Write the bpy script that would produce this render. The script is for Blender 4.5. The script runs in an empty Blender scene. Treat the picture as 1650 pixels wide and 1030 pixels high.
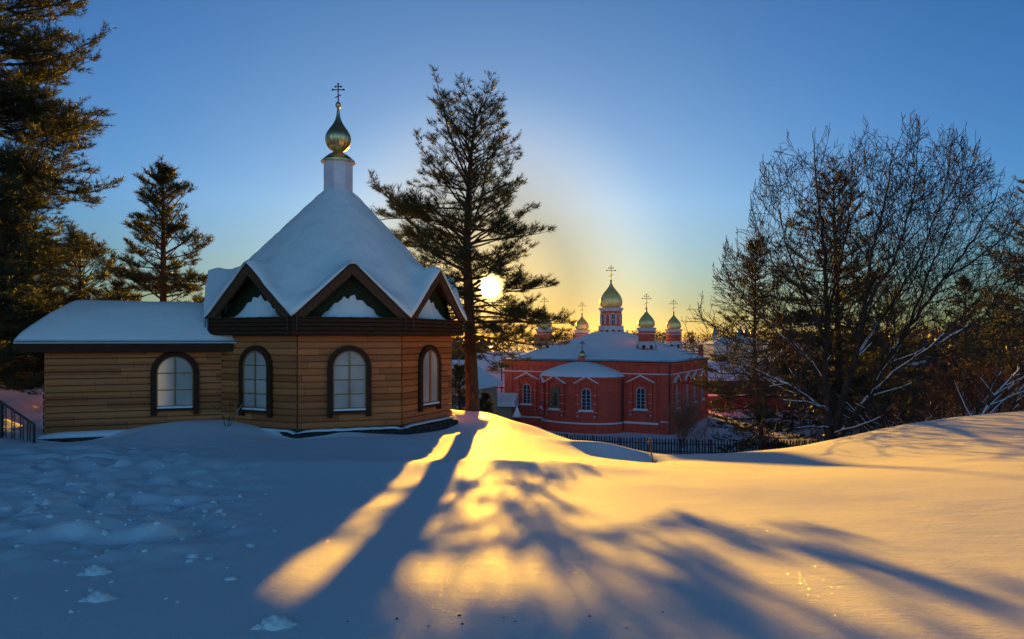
import bpy, math, random
import numpy as np
from mathutils import Vector
PI = math.pi
R = math.radians
F, CX, HZ = 1100.0, 825.0, 548.0        # photograph geometry: focal length in px, principal column, horizon row
SUN_EL, SUN_AZ = R(4.4), R(-1.87)
scene = bpy.context.scene
COL = scene.collection
rnd = random.Random(7)

def P(px, py, Y):                        # a pixel at a chosen distance -> a place in the world (eye at the origin)
    return Vector(((px - CX) / F * Y, Y, -(py - HZ) / F * Y))

# ------------------------------------------------------------------ object helpers
def tag(o, label=None, cat=None, group=None, kind=None):
    for k, v in (('label', label), ('category', cat), ('group', group), ('kind', kind)):
        if v: o[k] = v
    return o

def empty(name, loc, rz=0):
    o = bpy.data.objects.new(name, None); COL.objects.link(o)
    o.location = loc; o.rotation_euler = (0, 0, rz); o.empty_display_size = .3
    return o

def mesh_obj(name, verts, faces, mat, parent=None, smooth=False, loc=None):
    me = bpy.data.meshes.new(name)
    me.from_pydata([tuple(v) for v in verts], [], faces)
    me.update()
    o = bpy.data.objects.new(name, me); COL.objects.link(o)
    if mat: me.materials.append(mat)
    if smooth: me.shade_smooth()
    if parent: o.parent = parent
    if loc is not None: o.location = loc
    return o

def fast_obj(name, V, Fc, mat, parent=None, smooth=False, loc=None):
    """V n x 3 array, Fc m x k array (all faces with k corners)"""
    V = np.asarray(V, dtype=np.float32); Fc = np.asarray(Fc, dtype=np.int32)
    me = bpy.data.meshes.new(name)
    m, k = Fc.shape
    me.vertices.add(len(V)); me.vertices.foreach_set('co', V.ravel())
    me.loops.add(m * k); me.loops.foreach_set('vertex_index', Fc.ravel())
    me.polygons.add(m); me.polygons.foreach_set('loop_start', np.arange(0, m * k, k, dtype=np.int32))
    me.polygons.foreach_set('use_smooth', np.full(m, smooth))
    me.update(calc_edges=True); me.validate()
    me.materials.append(mat)
    o = bpy.data.objects.new(name, me); COL.objects.link(o)
    if parent: o.parent = parent
    if loc is not None: o.location = loc
    return o

class MB:
    def __init__(s): s.v = []; s.f = []
    def add(s, vs, fs):
        b = len(s.v); s.v += [tuple(v) for v in vs]; s.f += [tuple(i + b for i in f) for f in fs]; return s
    def box(s, x0, x1, y0, y1, z0, z1, bev=0):
        return s.add([(x0,y0,z0),(x1,y0,z0),(x1,y1,z0),(x0,y1,z0),(x0,y0,z1),(x1,y0,z1),(x1,y1,z1),(x0,y1,z1)],
                     [(3,2,1,0),(4,5,6,7),(0,1,5,4),(1,2,6,5),(2,3,7,6),(3,0,4,7)])
    def beam(s, a, b, w, h, up=(0,0,1)):
        a = Vector(a); b = Vector(b); d = (b - a).normalized(); up = Vector(up)
        sd = d.cross(up).normalized(); u2 = sd.cross(d)
        vs = [p + sd * (i * w / 2) + u2 * (j * h / 2) for p in (a, b) for i, j in ((-1,-1),(1,-1),(1,1),(-1,1))]
        return s.add(vs, [(0,1,2,3),(7,6,5,4),(0,4,5,1),(1,5,6,2),(2,6,7,3),(3,7,4,0)])
    def tube(s, pts, rs, n=8, cap=True):
        pts = [Vector(p) for p in pts]
        if not hasattr(rs, '__len__'): rs = [rs] * len(pts)
        vs = []; fs = []
        for i, p in enumerate(pts):
            d = (pts[min(i+1, len(pts)-1)] - pts[max(i-1, 0)]).normalized()
            a = d.cross(Vector((0,0,1)) if abs(d.z) < .9 else Vector((1,0,0))).normalized(); b = d.cross(a)
            vs += [p + (a * math.cos(2*PI*k/n) + b * math.sin(2*PI*k/n)) * rs[i] for k in range(n)]
        for i in range(len(pts) - 1):
            for k in range(n):
                fs.append((i*n+k, i*n+(k+1)%n, (i+1)*n+(k+1)%n, (i+1)*n+k))
        if cap: fs += [tuple(range(n)), tuple(range(len(vs)-1, len(vs)-n-1, -1))]
        return s.add(vs, fs)
    def lathe(s, prof, n=24, c=(0,0), ph=0, close=True):
        vs = []; fs = []
        for r, z in prof:
            vs += [(c[0] + r*math.cos(ph + 2*PI*k/n), c[1] + r*math.sin(ph + 2*PI*k/n), z) for k in range(n)]
        for i in range(len(prof) - 1):
            for k in range(n):
                fs.append((i*n+k, i*n+(k+1)%n, (i+1)*n+(k+1)%n, (i+1)*n+k))
        if close: fs += [tuple(range(n-1, -1, -1)), tuple(range(len(vs)-n, len(vs)))]
        return s.add(vs, fs)
    def extrude(s, poly, T, d0, d1):
        """poly: 2-D outline (a, b); T(a, b, d) -> point; a solid between depths d0 and d1"""
        n = len(poly)
        vs = [T(a, b, d0) for a, b in poly] + [T(a, b, d1) for a, b in poly]
        fs = [tuple(range(n)), tuple(range(2*n-1, n-1, -1))] + [(i, n+i, n+(i+1)%n, (i+1)%n) for i in range(n)]
        return s.add(vs, fs)
    def ring(s, outer, inner, T, d0, d1, closed=True):
        """solid band between two outlines of equal length"""
        n = len(outer)
        vs = [T(a,b,d0) for a,b in outer] + [T(a,b,d0) for a,b in inner] + [T(a,b,d1) for a,b in outer] + [T(a,b,d1) for a,b in inner]
        fs = []
        m = n if closed else n - 1
        for i in range(m):
            j = (i+1) % n
            fs += [(i, j, n+j, n+i), (2*n+i, 3*n+i, 3*n+j, 2*n+j), (i, 2*n+i, 2*n+j, j), (n+i, n+j, 3*n+j, 3*n+i)]
        if not closed:
            fs += [(0, n, 3*n, 2*n), (n-1, 3*n-1, 4*n-1, 2*n-1)]
        return s.add(vs, fs)
    def build(s, name, mat, parent=None, smooth=False, fix=True, loc=None):
        o = mesh_obj(name, s.v, s.f, mat, parent, smooth, loc)
        if fix:
            import bmesh
            bm = bmesh.new(); bm.from_mesh(o.data)
            bmesh.ops.recalc_face_normals(bm, faces=bm.faces); bm.to_mesh(o.data); bm.free()
            if smooth: o.data.shade_smooth()
        return o

def bevel(o, w, seg=2):
    m = o.modifiers.new('b', 'BEVEL'); m.width = w; m.segments = seg; m.limit_method = 'ANGLE'; m.angle_limit = R(40)
    return o

# ------------------------------------------------------------------ materials
def mat(name, col, col2=None, rough=.7, metal=0, scale=4, detail=6, bump=0, bscale=None, stretch=(1,1,1), contrast=(.35,.65), spec=.5, trans=0):
    m = bpy.data.materials.new(name); m.use_nodes = True
    nt = m.node_tree; N = nt.nodes; L = nt.links; b = N['Principled BSDF']
    b.inputs['Roughness'].default_value = rough; b.inputs['Metallic'].default_value = metal
    b.inputs['Specular IOR Level'].default_value = spec
    b.inputs['Base Color'].default_value = (*col, 1)
    tc = N.new('ShaderNodeTexCoord'); mp = N.new('ShaderNodeMapping'); mp.inputs['Scale'].default_value = stretch
    L.new(tc.outputs['Object'], mp.inputs['Vector'])
    if col2:
        n = N.new('ShaderNodeTexNoise'); n.inputs['Scale'].default_value = scale; n.inputs['Detail'].default_value = detail
        L.new(mp.outputs[0], n.inputs['Vector'])
        r = N.new('ShaderNodeValToRGB'); r.color_ramp.elements[0].position = contrast[0]; r.color_ramp.elements[1].position = contrast[1]
        r.color_ramp.elements[0].color = (*col, 1); r.color_ramp.elements[1].color = (*col2, 1)
        L.new(n.outputs['Fac'], r.inputs[0]); L.new(r.outputs[0], b.inputs['Base Color'])
    if bump:
        n2 = N.new('ShaderNodeTexNoise'); n2.inputs['Scale'].default_value = bscale or scale * 3; n2.inputs['Detail'].default_value = 8
        L.new(mp.outputs[0], n2.inputs['Vector'])
        bp = N.new('ShaderNodeBump'); bp.inputs['Strength'].default_value = 1; bp.inputs['Distance'].default_value = bump
        L.new(n2.outputs['Fac'], bp.inputs['Height']); L.new(bp.outputs[0], b.inputs['Normal'])
    return m

def snow_mat(name, sparkle=False, rough_bump=.004):
    m = bpy.data.materials.new(name); m.use_nodes = True
    nt = m.node_tree; N = nt.nodes; L = nt.links; b = N['Principled BSDF']
    b.inputs['Base Color'].default_value = (.89, .88, .84, 1)
    b.inputs['Roughness'].default_value = .8; b.inputs['Specular IOR Level'].default_value = .12
    tc = N.new('ShaderNodeTexCoord')
    h = None
    mp = N.new('ShaderNodeMapping'); mp.inputs['Scale'].default_value = (.55, 1.25, 1); L.new(tc.outputs['Object'], mp.inputs[0])
    for sc, amp in ((1.6, .008), (7, rough_bump), (38, .0034), (150, .0017)):
        n = N.new('ShaderNodeTexNoise'); n.inputs['Scale'].default_value = sc; n.inputs['Detail'].default_value = 3
        L.new((mp if sc < 40 else tc).outputs[0 if sc < 40 else 'Object'], n.inputs['Vector'])
        mu = N.new('ShaderNodeMath'); mu.operation = 'MULTIPLY'; mu.inputs[1].default_value = amp; L.new(n.outputs['Fac'], mu.inputs[0])
        if h is None: h = mu
        else:
            ad = N.new('ShaderNodeMath'); ad.operation = 'ADD'; L.new(h.outputs[0], ad.inputs[0]); L.new(mu.outputs[0], ad.inputs[1]); h = ad
    bp = N.new('ShaderNodeBump'); bp.inputs['Strength'].default_value = 1; bp.inputs['Distance'].default_value = 1
    L.new(h.outputs[0], bp.inputs['Height']); L.new(bp.outputs[0], b.inputs['Normal'])
    if sparkle:                            # loose ice flakes: rare cells whose facet points its own way
        vo = N.new('ShaderNodeTexVoronoi'); vo.inputs['Scale'].default_value = 210; L.new(tc.outputs['Object'], vo.inputs['Vector'])
        sx = N.new('ShaderNodeSeparateColor'); L.new(vo.outputs['Color'], sx.inputs[0])
        gt = N.new('ShaderNodeMath'); gt.operation = 'GREATER_THAN'; gt.inputs[1].default_value = .78; L.new(sx.outputs[0], gt.inputs[0])
        sm = N.new('ShaderNodeMath'); sm.operation = 'LESS_THAN'; sm.inputs[1].default_value = .30; L.new(vo.outputs['Distance'], sm.inputs[0])
        fl = N.new('ShaderNodeMath'); fl.operation = 'MULTIPLY'; L.new(gt.outputs[0], fl.inputs[0]); L.new(sm.outputs[0], fl.inputs[1])
        wn = N.new('ShaderNodeTexWhiteNoise'); L.new(vo.outputs['Position'], wn.inputs['Vector'])
        vs = N.new('ShaderNodeVectorMath'); vs.operation = 'SUBTRACT'; vs.inputs[1].default_value = (.5,.5,.5); L.new(wn.outputs['Color'], vs.inputs[0])
        sc2 = N.new('ShaderNodeVectorMath'); sc2.operation = 'MULTIPLY'; sc2.inputs[1].default_value = (2.2,2.2,.1); L.new(vs.outputs[0], sc2.inputs[0])
        ge = N.new('ShaderNodeNewGeometry')
        av = N.new('ShaderNodeVectorMath'); av.operation = 'ADD'; L.new(ge.outputs['Normal'], av.inputs[0]); L.new(sc2.outputs[0], av.inputs[1])
        nv = N.new('ShaderNodeVectorMath'); nv.operation = 'NORMALIZE'; L.new(av.outputs[0], nv.inputs[0])
        gl = N.new('ShaderNodeBsdfGlossy'); gl.inputs['Roughness'].default_value = .2; gl.inputs['Color'].default_value = (.9,.9,.9,1)
        L.new(nv.outputs[0], gl.inputs['Normal'])
        fk = N.new('ShaderNodeMath'); fk.operation = 'MULTIPLY'; fk.inputs[1].default_value = .5; L.new(fl.outputs[0], fk.inputs[0])
        mx = N.new('ShaderNodeMixShader'); L.new(fk.outputs[0], mx.inputs[0]); L.new(b.outputs[0], mx.inputs[1]); L.new(gl.outputs[0], mx.inputs[2])
        L.new(mx.outputs[0], N['Material Output'].inputs['Surface'])
    return m

def board_mat(name, c1, c2, dark, pitch):
    """painted boards: every course a shade of its own, grain along the board, butt joints here and there"""
    m = bpy.data.materials.new(name); m.use_nodes = True
    nt = m.node_tree; N = nt.nodes; L = nt.links; b = N['Principled BSDF']
    b.inputs['Roughness'].default_value = .6; b.inputs['Specular IOR Level'].default_value = .3
    tc = N.new('ShaderNodeTexCoord'); sp = N.new('ShaderNodeSeparateXYZ'); L.new(tc.outputs['Object'], sp.inputs[0])
    def math_(op, a, b_=None, v=None):
        n = N.new('ShaderNodeMath'); n.operation = op
        L.new(a, n.inputs[0])
        if b_ is not None: L.new(b_, n.inputs[1])
        if v is not None: n.inputs[1].default_value = v
        return n.outputs[0]
    row = math_('FLOOR', math_('DIVIDE', sp.outputs[2], v=pitch))
    wn0 = N.new('ShaderNodeTexWhiteNoise'); wn0.noise_dimensions = '1D'; L.new(row, wn0.inputs['W'])
    sh = math_('MULTIPLY', wn0.outputs['Value'], v=2.6)
    xx = math_('ADD', sp.outputs[0], sh)
    seg = math_('DIVIDE', xx, v=2.6)
    cell = math_('FLOOR', seg); fr = math_('FRACT', seg)
    cv = N.new('ShaderNodeCombineXYZ'); L.new(row, cv.inputs[0]); L.new(cell, cv.inputs[1])
    wn = N.new('ShaderNodeTexWhiteNoise'); L.new(cv.outputs[0], wn.inputs['Vector'])
    mp = N.new('ShaderNodeMapping'); mp.inputs['Scale'].default_value = (1.5, 1.5, 22); L.new(tc.outputs['Object'], mp.inputs[0])
    no = N.new('ShaderNodeTexNoise'); no.inputs['Scale'].default_value = 2.5; no.inputs['Detail'].default_value = 8; L.new(mp.outputs[0], no.inputs['Vector'])
    fac = math_('ADD', math_('MULTIPLY', wn.outputs['Value'], v=.55), math_('MULTIPLY', no.outputs['Fac'], v=.5))
    rp = N.new('ShaderNodeValToRGB'); rp.color_ramp.elements[0].position = .15; rp.color_ramp.elements[1].position = .85
    rp.color_ramp.elements[0].color = (*c1, 1); rp.color_ramp.elements[1].color = (*c2, 1); L.new(fac, rp.inputs[0])
    j = math_('LESS_THAN', fr, v=.0045)
    mx = N.new('ShaderNodeMixRGB'); L.new(j, mx.inputs[0]); L.new(rp.outputs[0], mx.inputs[1]); mx.inputs[2].default_value = (*dark, 1)
    L.new(mx.outputs[0], b.inputs['Base Color'])
    bp = N.new('ShaderNodeBump'); bp.inputs['Distance'].default_value = .006; L.new(no.outputs['Fac'], bp.inputs['Height']); L.new(bp.outputs[0], b.inputs['Normal'])
    return m

def brick_mat(name, c1, c2, mortar, scale):
    m = bpy.data.materials.new(name); m.use_nodes = True
    nt = m.node_tree; N = nt.nodes; L = nt.links; b = N['Principled BSDF']
    b.inputs['Roughness'].default_value = .85
    tc = N.new('ShaderNodeTexCoord'); sp = N.new('ShaderNodeSeparateXYZ'); L.new(tc.outputs['Object'], sp.inputs[0])
    ad = N.new('ShaderNodeMath'); ad.operation = 'ADD'; L.new(sp.outputs[0], ad.inputs[0]); L.new(sp.outputs[1], ad.inputs[1])
    cv = N.new('ShaderNodeCombineXYZ'); L.new(ad.outputs[0], cv.inputs[0]); L.new(sp.outputs[2], cv.inputs[1])
    br = N.new('ShaderNodeTexBrick'); br.inputs['Scale'].default_value = scale; L.new(cv.outputs[0], br.inputs['Vector'])
    br.inputs['Color1'].default_value = (*c1, 1); br.inputs['Color2'].default_value = (*c2, 1); br.inputs['Mortar'].default_value = (*mortar, 1)
    br.inputs['Mortar Size'].default_value = .012
    no = N.new('ShaderNodeTexNoise'); no.inputs['Scale'].default_value = .7; no.inputs['Detail'].default_value = 8; L.new(tc.outputs['Object'], no.inputs['Vector'])
    hs = N.new('ShaderNodeHueSaturation'); L.new(br.outputs['Color'], hs.inputs['Color'])
    mr = N.new('ShaderNodeMapRange'); mr.inputs[3].default_value = .65; mr.inputs[4].default_value = 1.35; L.new(no.outputs['Fac'], mr.inputs[0]); L.new(mr.outputs[0], hs.inputs['Value'])
    L.new(hs.outputs[0], b.inputs['Base Color'])
    return m

M = {}
M['snow'] = snow_mat('snow_ground', True)
M['snow2'] = snow_mat('snow_roof', False, .012)
M['snowtree'] = mat('snow_on_wood', (.85,.87,.92), rough=.6)
M['board'] = board_mat('siding', (.34,.085,.020), (.72,.215,.060), (.10,.04,.018), .2114)
M['brown'] = mat('dark_brown_paint', (.045,.014,.006), (.075,.026,.012), rough=.6, spec=.15, scale=3, stretch=(1,1,12), bump=.002)
M['eave'] = mat('dark_fascia', (.055,.022,.011), (.085,.036,.018), rough=.75, spec=.1, scale=3, stretch=(1,1,10), bump=.003)
M['barge'] = mat('barge_board_brown', (.075,.032,.015), (.12,.055,.028), rough=.65, spec=.15, scale=4, stretch=(3,3,3), bump=.002)
M['green'] = mat('green_gable_boards', (.018,.024,.010), (.034,.042,.018), rough=.7, spec=.15, scale=6, stretch=(6,6,1))
M['sash'] = mat('orange_brown_sash', (.30,.11,.03), (.42,.17,.05), rough=.45, scale=8)
M['curtain'] = mat('frosted_pane', (.40,.32,.27), (.58,.46,.38), rough=.3, scale=1.1, detail=2, bump=.0006, bscale=9)
M['pane_glow'] = mat('frosted_pane_painted_glow', (.40,.32,.27), (.58,.46,.38), rough=.3, scale=1.1, detail=2, bump=.0006, bscale=9)
_m = M['pane_glow']; N = _m.node_tree.nodes; L = _m.node_tree.links
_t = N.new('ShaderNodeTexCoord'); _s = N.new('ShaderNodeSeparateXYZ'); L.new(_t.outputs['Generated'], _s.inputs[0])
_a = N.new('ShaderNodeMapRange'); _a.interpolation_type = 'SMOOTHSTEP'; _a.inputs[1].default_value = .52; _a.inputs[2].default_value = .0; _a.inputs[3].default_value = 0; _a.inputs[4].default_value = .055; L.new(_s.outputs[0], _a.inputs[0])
L.new(_a.outputs[0], N['Principled BSDF'].inputs['Emission Strength']); N['Principled BSDF'].inputs['Emission Color'].default_value = (1, .62, .22, 1)  # sun glow painted into the annex pane as weak emission, fading from its left edge
M['stone'] = mat('plinth_rubble', (.018,.014,.012), (.11,.075,.05), rough=.9, scale=9, bump=.02, bscale=14, contrast=(.45,.7))
M['white'] = mat('white_paint', (.52,.47,.47), (.66,.60,.60), rough=.55, scale=3)
M['whitemet'] = mat('white_sheet_metal', (.60,.58,.62), (.74,.72,.76), rough=.4, scale=2.5, bump=.004, bscale=3)
M['gold'] = mat('gold_leaf', (1.0,.74,.27), (.90,.62,.20), rough=.38, metal=.45, scale=3, bump=.015, bscale=4)
M['goldold'] = mat('tarnished_gilt', (.78,.58,.26), (.55,.42,.20), rough=.3, metal=.85, scale=4, bump=.004, bscale=5)
M['iron'] = mat('dark_iron', (.025,.022,.02), (.05,.045,.04), rough=.5, scale=12)
M['silver'] = mat('grey_blue_domes', (.16,.2,.3), (.25,.3,.4), rough=.4, metal=.5, scale=2)
M['brick'] = brick_mat('red_brick', (.78,.112,.056), (.62,.080,.040), (.54,.11,.07), 3.2)
M['brickd'] = mat('red_brick_relief', (.62,.082,.040), (.78,.115,.055), rough=.85, scale=2.2)
M['glass'] = mat('window_glass', (.03,.035,.045), rough=.08, spec=.8)
M['niche'] = mat('painted_niche', (.30,.22,.10), (.18,.12,.07), rough=.7, scale=3)
M['bark'] = mat('pine_bark', (.035,.019,.011), (.10,.052,.028), rough=.9, scale=7, stretch=(1,1,.35), bump=.03, bscale=12)
M['barkd'] = mat('grey_brown_bark', (.022,.016,.012), (.06,.042,.030), rough=.9, scale=6, stretch=(1,1,.4), bump=.012, bscale=12)
M['twig'] = mat('twigs', (.025,.016,.012), (.055,.034,.024), rough=.85, scale=3)
M['twigr'] = mat('reddish_twigs', (.09,.04,.022), (.16,.07,.035), rough=.85, scale=2)
M['twigp'] = mat('pale_red_twigs', (.30,.13,.06), (.42,.22,.12), rough=.8, scale=2)
def leaf_mat(name, c1, c2, tr=.35):
    m = mat(name, c1, c2, rough=.6, scale=.9, detail=3, contrast=(.3,.7))
    N = m.node_tree.nodes; L = m.node_tree.links; b = N['Principled BSDF']
    t = N.new('ShaderNodeBsdfTranslucent'); mx = N.new('ShaderNodeMixShader'); mx.inputs[0].default_value = tr
    src = b.inputs['Base Color'].links[0].from_socket
    L.new(src, t.inputs['Color']); L.new(b.outputs[0], mx.inputs[1]); L.new(t.outputs[0], mx.inputs[2]); L.new(mx.outputs[0], N['Material Output'].inputs['Surface'])
    return m
M['needle'] = leaf_mat('pine_needles', (.03,.042,.016), (.075,.075,.025))
M['needled'] = leaf_mat('dark_pine_needles', (.03,.045,.016), (.09,.085,.026))
M['leafb'] = leaf_mat('dry_brown_leaves', (.10,.035,.015), (.17,.065,.025))
M['far'] = leaf_mat('distant_wood', (.05,.04,.03), (.10,.075,.05), .2)
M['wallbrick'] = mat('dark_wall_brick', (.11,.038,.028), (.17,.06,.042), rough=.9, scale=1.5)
M['cross'] = mat('dull_gilt_cross', (.20,.12,.035), (.28,.17,.05), rough=.6)
M['picket'] = mat('weathered_picket', (.035,.026,.022), (.075,.058,.048), rough=.8, scale=5)
M['post'] = mat('rusty_post', (.05,.022,.012), (.10,.045,.02), rough=.7, scale=14)
M['plaster'] = mat('pale_plaster', (.42,.40,.36), (.52,.49,.44), rough=.85, scale=1)
M['tan'] = mat('tan_plaster', (.40,.27,.17), (.48,.33,.2), rough=.85, scale=1)
M['darkwood'] = mat('dark_planks', (.07,.045,.032), (.12,.075,.05), rough=.8, scale=2, stretch=(1,1,6))

# ------------------------------------------------------------------ noise
def vnoise(x, y, seed=0):
    xi = np.floor(x).astype(np.int64); yi = np.floor(y).astype(np.int64); fx = x - xi; fy = y - yi
    fx = fx*fx*fx*(fx*(fx*6-15)+10); fy = fy*fy*fy*(fy*(fy*6-15)+10)
    def h(a, b):
        n = (a * 374761393 + b * 668265263 + seed * 974634777) & 0xffffffff
        n = ((n ^ (n >> 13)) * 1274126177) & 0xffffffff
        return ((n ^ (n >> 16)) & 0xffff) / 65535.0
    return (h(xi,yi)*(1-fx)+h(xi+1,yi)*fx)*(1-fy) + (h(xi,yi+1)*(1-fx)+h(xi+1,yi+1)*fx)*fy - .5
def fbm(x, y, o=4, seed=0):
    s = 0; a = 1
    for i in range(o):
        s = s + a * vnoise(x, y, seed + i*17); x = x*2.03; y = y*2.03; a *= .5
    return s
def sstep(a, b, x):
    t = np.clip((x - a) / (b - a), 0, 1); return t*t*(3-2*t)

# ------------------------------------------------------------------ terrain
ctrl = []
def cp(px, py, Y): ctrl.append(((px - CX)/F*Y, Y, -(py - HZ)/F*Y))
for px in (-150, 250, 600, 950, 1300, 1700):
    cp(px, 1030, 3.25)
for px in (0, 430, 700, 1000, 1350, 1700): cp(px, 930, 4.45)
for px in (0, 300, 600, 850): cp(px, 800, 8.4)
cp(1100, 800, 8.6); cp(1350, 800, 8.0); cp(1650, 800, 7.2)
for X in (-6, 0, 6): ctrl.append((X, 0, -1.3)); ctrl.append((X*2, -8, -1.0))
for X in (-14, 14): ctrl.append((X, 2, -1.3)); ctrl.append((X*2, -8, -1.0))
for px in (0, 300, 640): cp(px, 752, 12.6)
cp(850, 757, 12); cp(1000, 768, 11.5); cp(1300, 768, 10.5); cp(1650, 755, 9.4)
for px, py, Y in ((60,707,20.0),(150,703,20.3),(250,682,20.9),(330,680,21.4),(400,694,21.2),(470,708,20.8),(560,699,21.2),(650,703,21.9),(722,692,24.6),
                  (740,700,21),(700,740,15),(745,740,14.5)): cp(px, py, Y)
for px, py, Y in ((762,663,29),(790,664,29),(740,661,29.5),(700,655,31),(860,684,26),(960,719,23),(1000,737,21),(850,715,20),(800,735,16),(950,748,15)): cp(px, py, Y)
for px, py, Y in ((1052,743,20),(1130,731,22.5),(1220,729,22),(1320,719,21),(1450,686,19),(1560,673,18),(1650,665,17),(1750,658,17),(1900,640,18)): cp(px, py, Y)
for px, py, Y in ((1650,715,12.5),(1400,745,13.5),(1200,752,15)): cp(px, py, Y)
for px, py, Y in ((0,618,29),(70,632,28),(-60,607,29),(0,672,24),(-150,640,22),(-400,600,25),(-150,595,33),(150,640,32)): cp(px, py, Y)
for X, Y, z in ((-12,32,-3),(-8,36,-3.6),(-20,45,-2.6),(-35,40,-1.6),(-4,36,-5.0),(2,36,-6.7),(8,36,-7.3),(14,36,-7.3),(3.5,27.5,-5.1),(6.5,27,-5.2),(9.5,27,-5.2),(12.5,26.5,-4.9),(4,31,-6.1),(9,31,-6.3),(14,31,-6.1),(1,31,-5.0),(20,32,-4.9),(28,30,-3.9),(38,28,-3),
                (-4,48,-7.6),(5,48,-8.9),(14,48,-9.0),(24,46,-8.2),(36,44,-7),(-5,62,-9.6),(5,62,-9.85),(15,62,-9.9),(27,62,-9.9),(40,60,-9.4),(-16,60,-6.5),(-35,62,-5)):
    ctrl.append((X, Y, z))
CP = np.array(ctrl)
def _k(r2): return .5 * r2 * np.log(r2 + 1e-6)
def rbf_fit(cp_):
    n = len(cp_); d2 = ((cp_[:,None,:2]-cp_[None,:,:2])**2).sum(-1)
    A = np.zeros((n+3, n+3)); A[:n,:n] = _k(d2) + np.eye(n)*.2
    A[:n,n] = 1; A[:n,n+1:] = cp_[:,:2]; A[n:, :n] = A[:n, n:].T
    b = np.zeros(n+3); b[:n] = cp_[:,2]
    return np.linalg.solve(A, b)
W = rbf_fit(CP)
def ground(X, Y, detail=True):
    X = np.asarray(X, float); Y = np.asarray(Y, float)
    Xc = np.clip(X, -42, 46); Yc = np.clip(Y, -10, 66)
    z = W[-3] + W[-2]*Xc + W[-1]*Yc
    for i in range(len(CP)):
        z = z + W[i] * _k((Xc-CP[i,0])**2 + (Yc-CP[i,1])**2)
    valley = -10.4 + 9.2*sstep(220, 1000, np.hypot(X, Y)) + 5*sstep(1000, 3000, np.hypot(X,Y))
    left = -3.0 + 0*X
    wl = sstep(-14, -34, X) * (1 - sstep(60, 160, Y))
    farz = valley*(1-wl) + left*wl
    wf = np.maximum(sstep(50, 66, Y), np.maximum(sstep(30, 46, X)*sstep(24,40,Y), sstep(-28, -42, X)))
    z = z*(1-wf) + farz*wf
    px = CX + F * X / np.maximum(Y, 1.5)
    if detail:
        near = (1 - sstep(30, 60, Y))
        z = z + near * (.10*fbm(X/5.5+3, Y/7+1, 2, 3) * sstep(2, 9, Y) + .028*fbm(X/1.5, Y/2.6, 3, 8))
        # small hollows round the marker post and on the near drift
        z = z - .30*np.exp(-((X-3.55)**2/.9 + (Y-20.8)**2/.5)) + .22*np.exp(-((X-3.2)**2/1.6+(Y-22.6)**2/.35))
        z = z - .30*np.exp(-((X+12.9)/1.7)**2-((Y-20.6)/.9)**2) - .10*np.exp(-((X+5.6)/2.2)**2-((Y-20.9)/.6)**2)
        # lip across the middle ground, trodden crust on the left
        z = z + .10*np.exp(-((Y-12.4-.35*np.sin(X*.6))**2)/1.6) * (1-sstep(1.5,5,X)) * sstep(-9,-5,X)
        tr = sstep(-1.2, -2.4, X/np.maximum(Y,3)*4.2) * sstep(4.2, 6, Y) * (1-sstep(15, 20, Y))
        z = z + tr * (.19*fbm(X/.34, Y/.40, 4, 21) +   .12*np.abs(fbm(X/.9, Y/.9, 2, 5)))
        bk = sstep(-13.2, -14.5, X)*sstep(20.5, 23, Y)*(1-sstep(34, 40, Y))
        z = z + bk * (.55*fbm(X/1.3, Y/1.5, 5, 33))
    return z

def gz(X, Y): return float(ground(np.array([X]), np.array([Y]))[0])

def spaced(neg, pos, h0, grow, n_flat):
    """coordinates from -neg to pos, step h0 near zero, growing outwards"""
    out = [0.0]; h = h0; i = 0
    while out[-1] < pos:
        out.append(out[-1]+h); i += 1
        if i > n_flat: h *= grow
    neg_ = [0.0]; h = h0; i = 0
    while neg_[-1] < neg:
        neg_.append(neg_[-1]+h); i += 1
        if i > n_flat: h *= grow
    return np.array([-v for v in neg_[:0:-1]] + out)
xs = spaced(3000, 3000, .07, 1.022, 60)
ys = []
y = -40.0
while y < 3200:
    ys.append(y)
    y += 2.0 if y < 0 else (.5 if y < 2 else (.055 if y < 6.5 else max(.055, .0085*y if y < 70 else .03*y)))
ys = np.array(ys)
GX, GY = np.meshgrid(xs, ys)
GZ = ground(GX, GY)
nx, ny = len(xs), len(ys)
idx = np.arange(nx*ny).reshape(ny, nx)
quads = np.stack([idx[:-1,:-1], idx[:-1,1:], idx[1:,1:], idx[1:,:-1]], -1).reshape(-1,4)
o = fast_obj('snowy_ground', np.stack([GX,GY,GZ],-1).reshape(-1,3), quads, M['snow'], smooth=True)
tag(o, kind='structure')
print('ground verts', nx*ny)

# crusty lumps of snow strewn over the trodden left foreground: uncountable
def icosphere(sub=1):
    t = (1+5**.5)/2
    v = [(-1,t,0),(1,t,0),(-1,-t,0),(1,-t,0),(0,-1,t),(0,1,t),(0,-1,-t),(0,1,-t),(t,0,-1),(t,0,1),(-t,0,-1),(-t,0,1)]
    v = [tuple(np.array(a)/np.linalg.norm(a)) for a in v]
    f = [(0,11,5),(0,5,1),(0,1,7),(0,7,10),(0,10,11),(1,5,9),(5,11,4),(11,10,2),(10,7,6),(7,1,8),(3,9,4),(3,4,2),(3,2,6),(3,6,8),(3,8,9),(4,9,5),(2,4,11),(6,2,10),(8,6,7),(9,8,1)]
    for _ in range(sub):
        mid = {}; nf = []
        def m_(a,b):
            k = (min(a,b), max(a,b))
            if k not in mid:
                p = (np.array(v[a])+np.array(v[b]))/2; v.append(tuple(p/np.linalg.norm(p))); mid[k] = len(v)-1
            return mid[k]
        for a,b,c in f:
            x,y_,z_ = m_(a,b),m_(b,c),m_(c,a); nf += [(a,x,z_),(b,y_,x),(c,z_,y_),(x,y_,z_)]
        f = nf
    return np.array(v), np.array(f)
IV, IF = icosphere(2)
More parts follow.
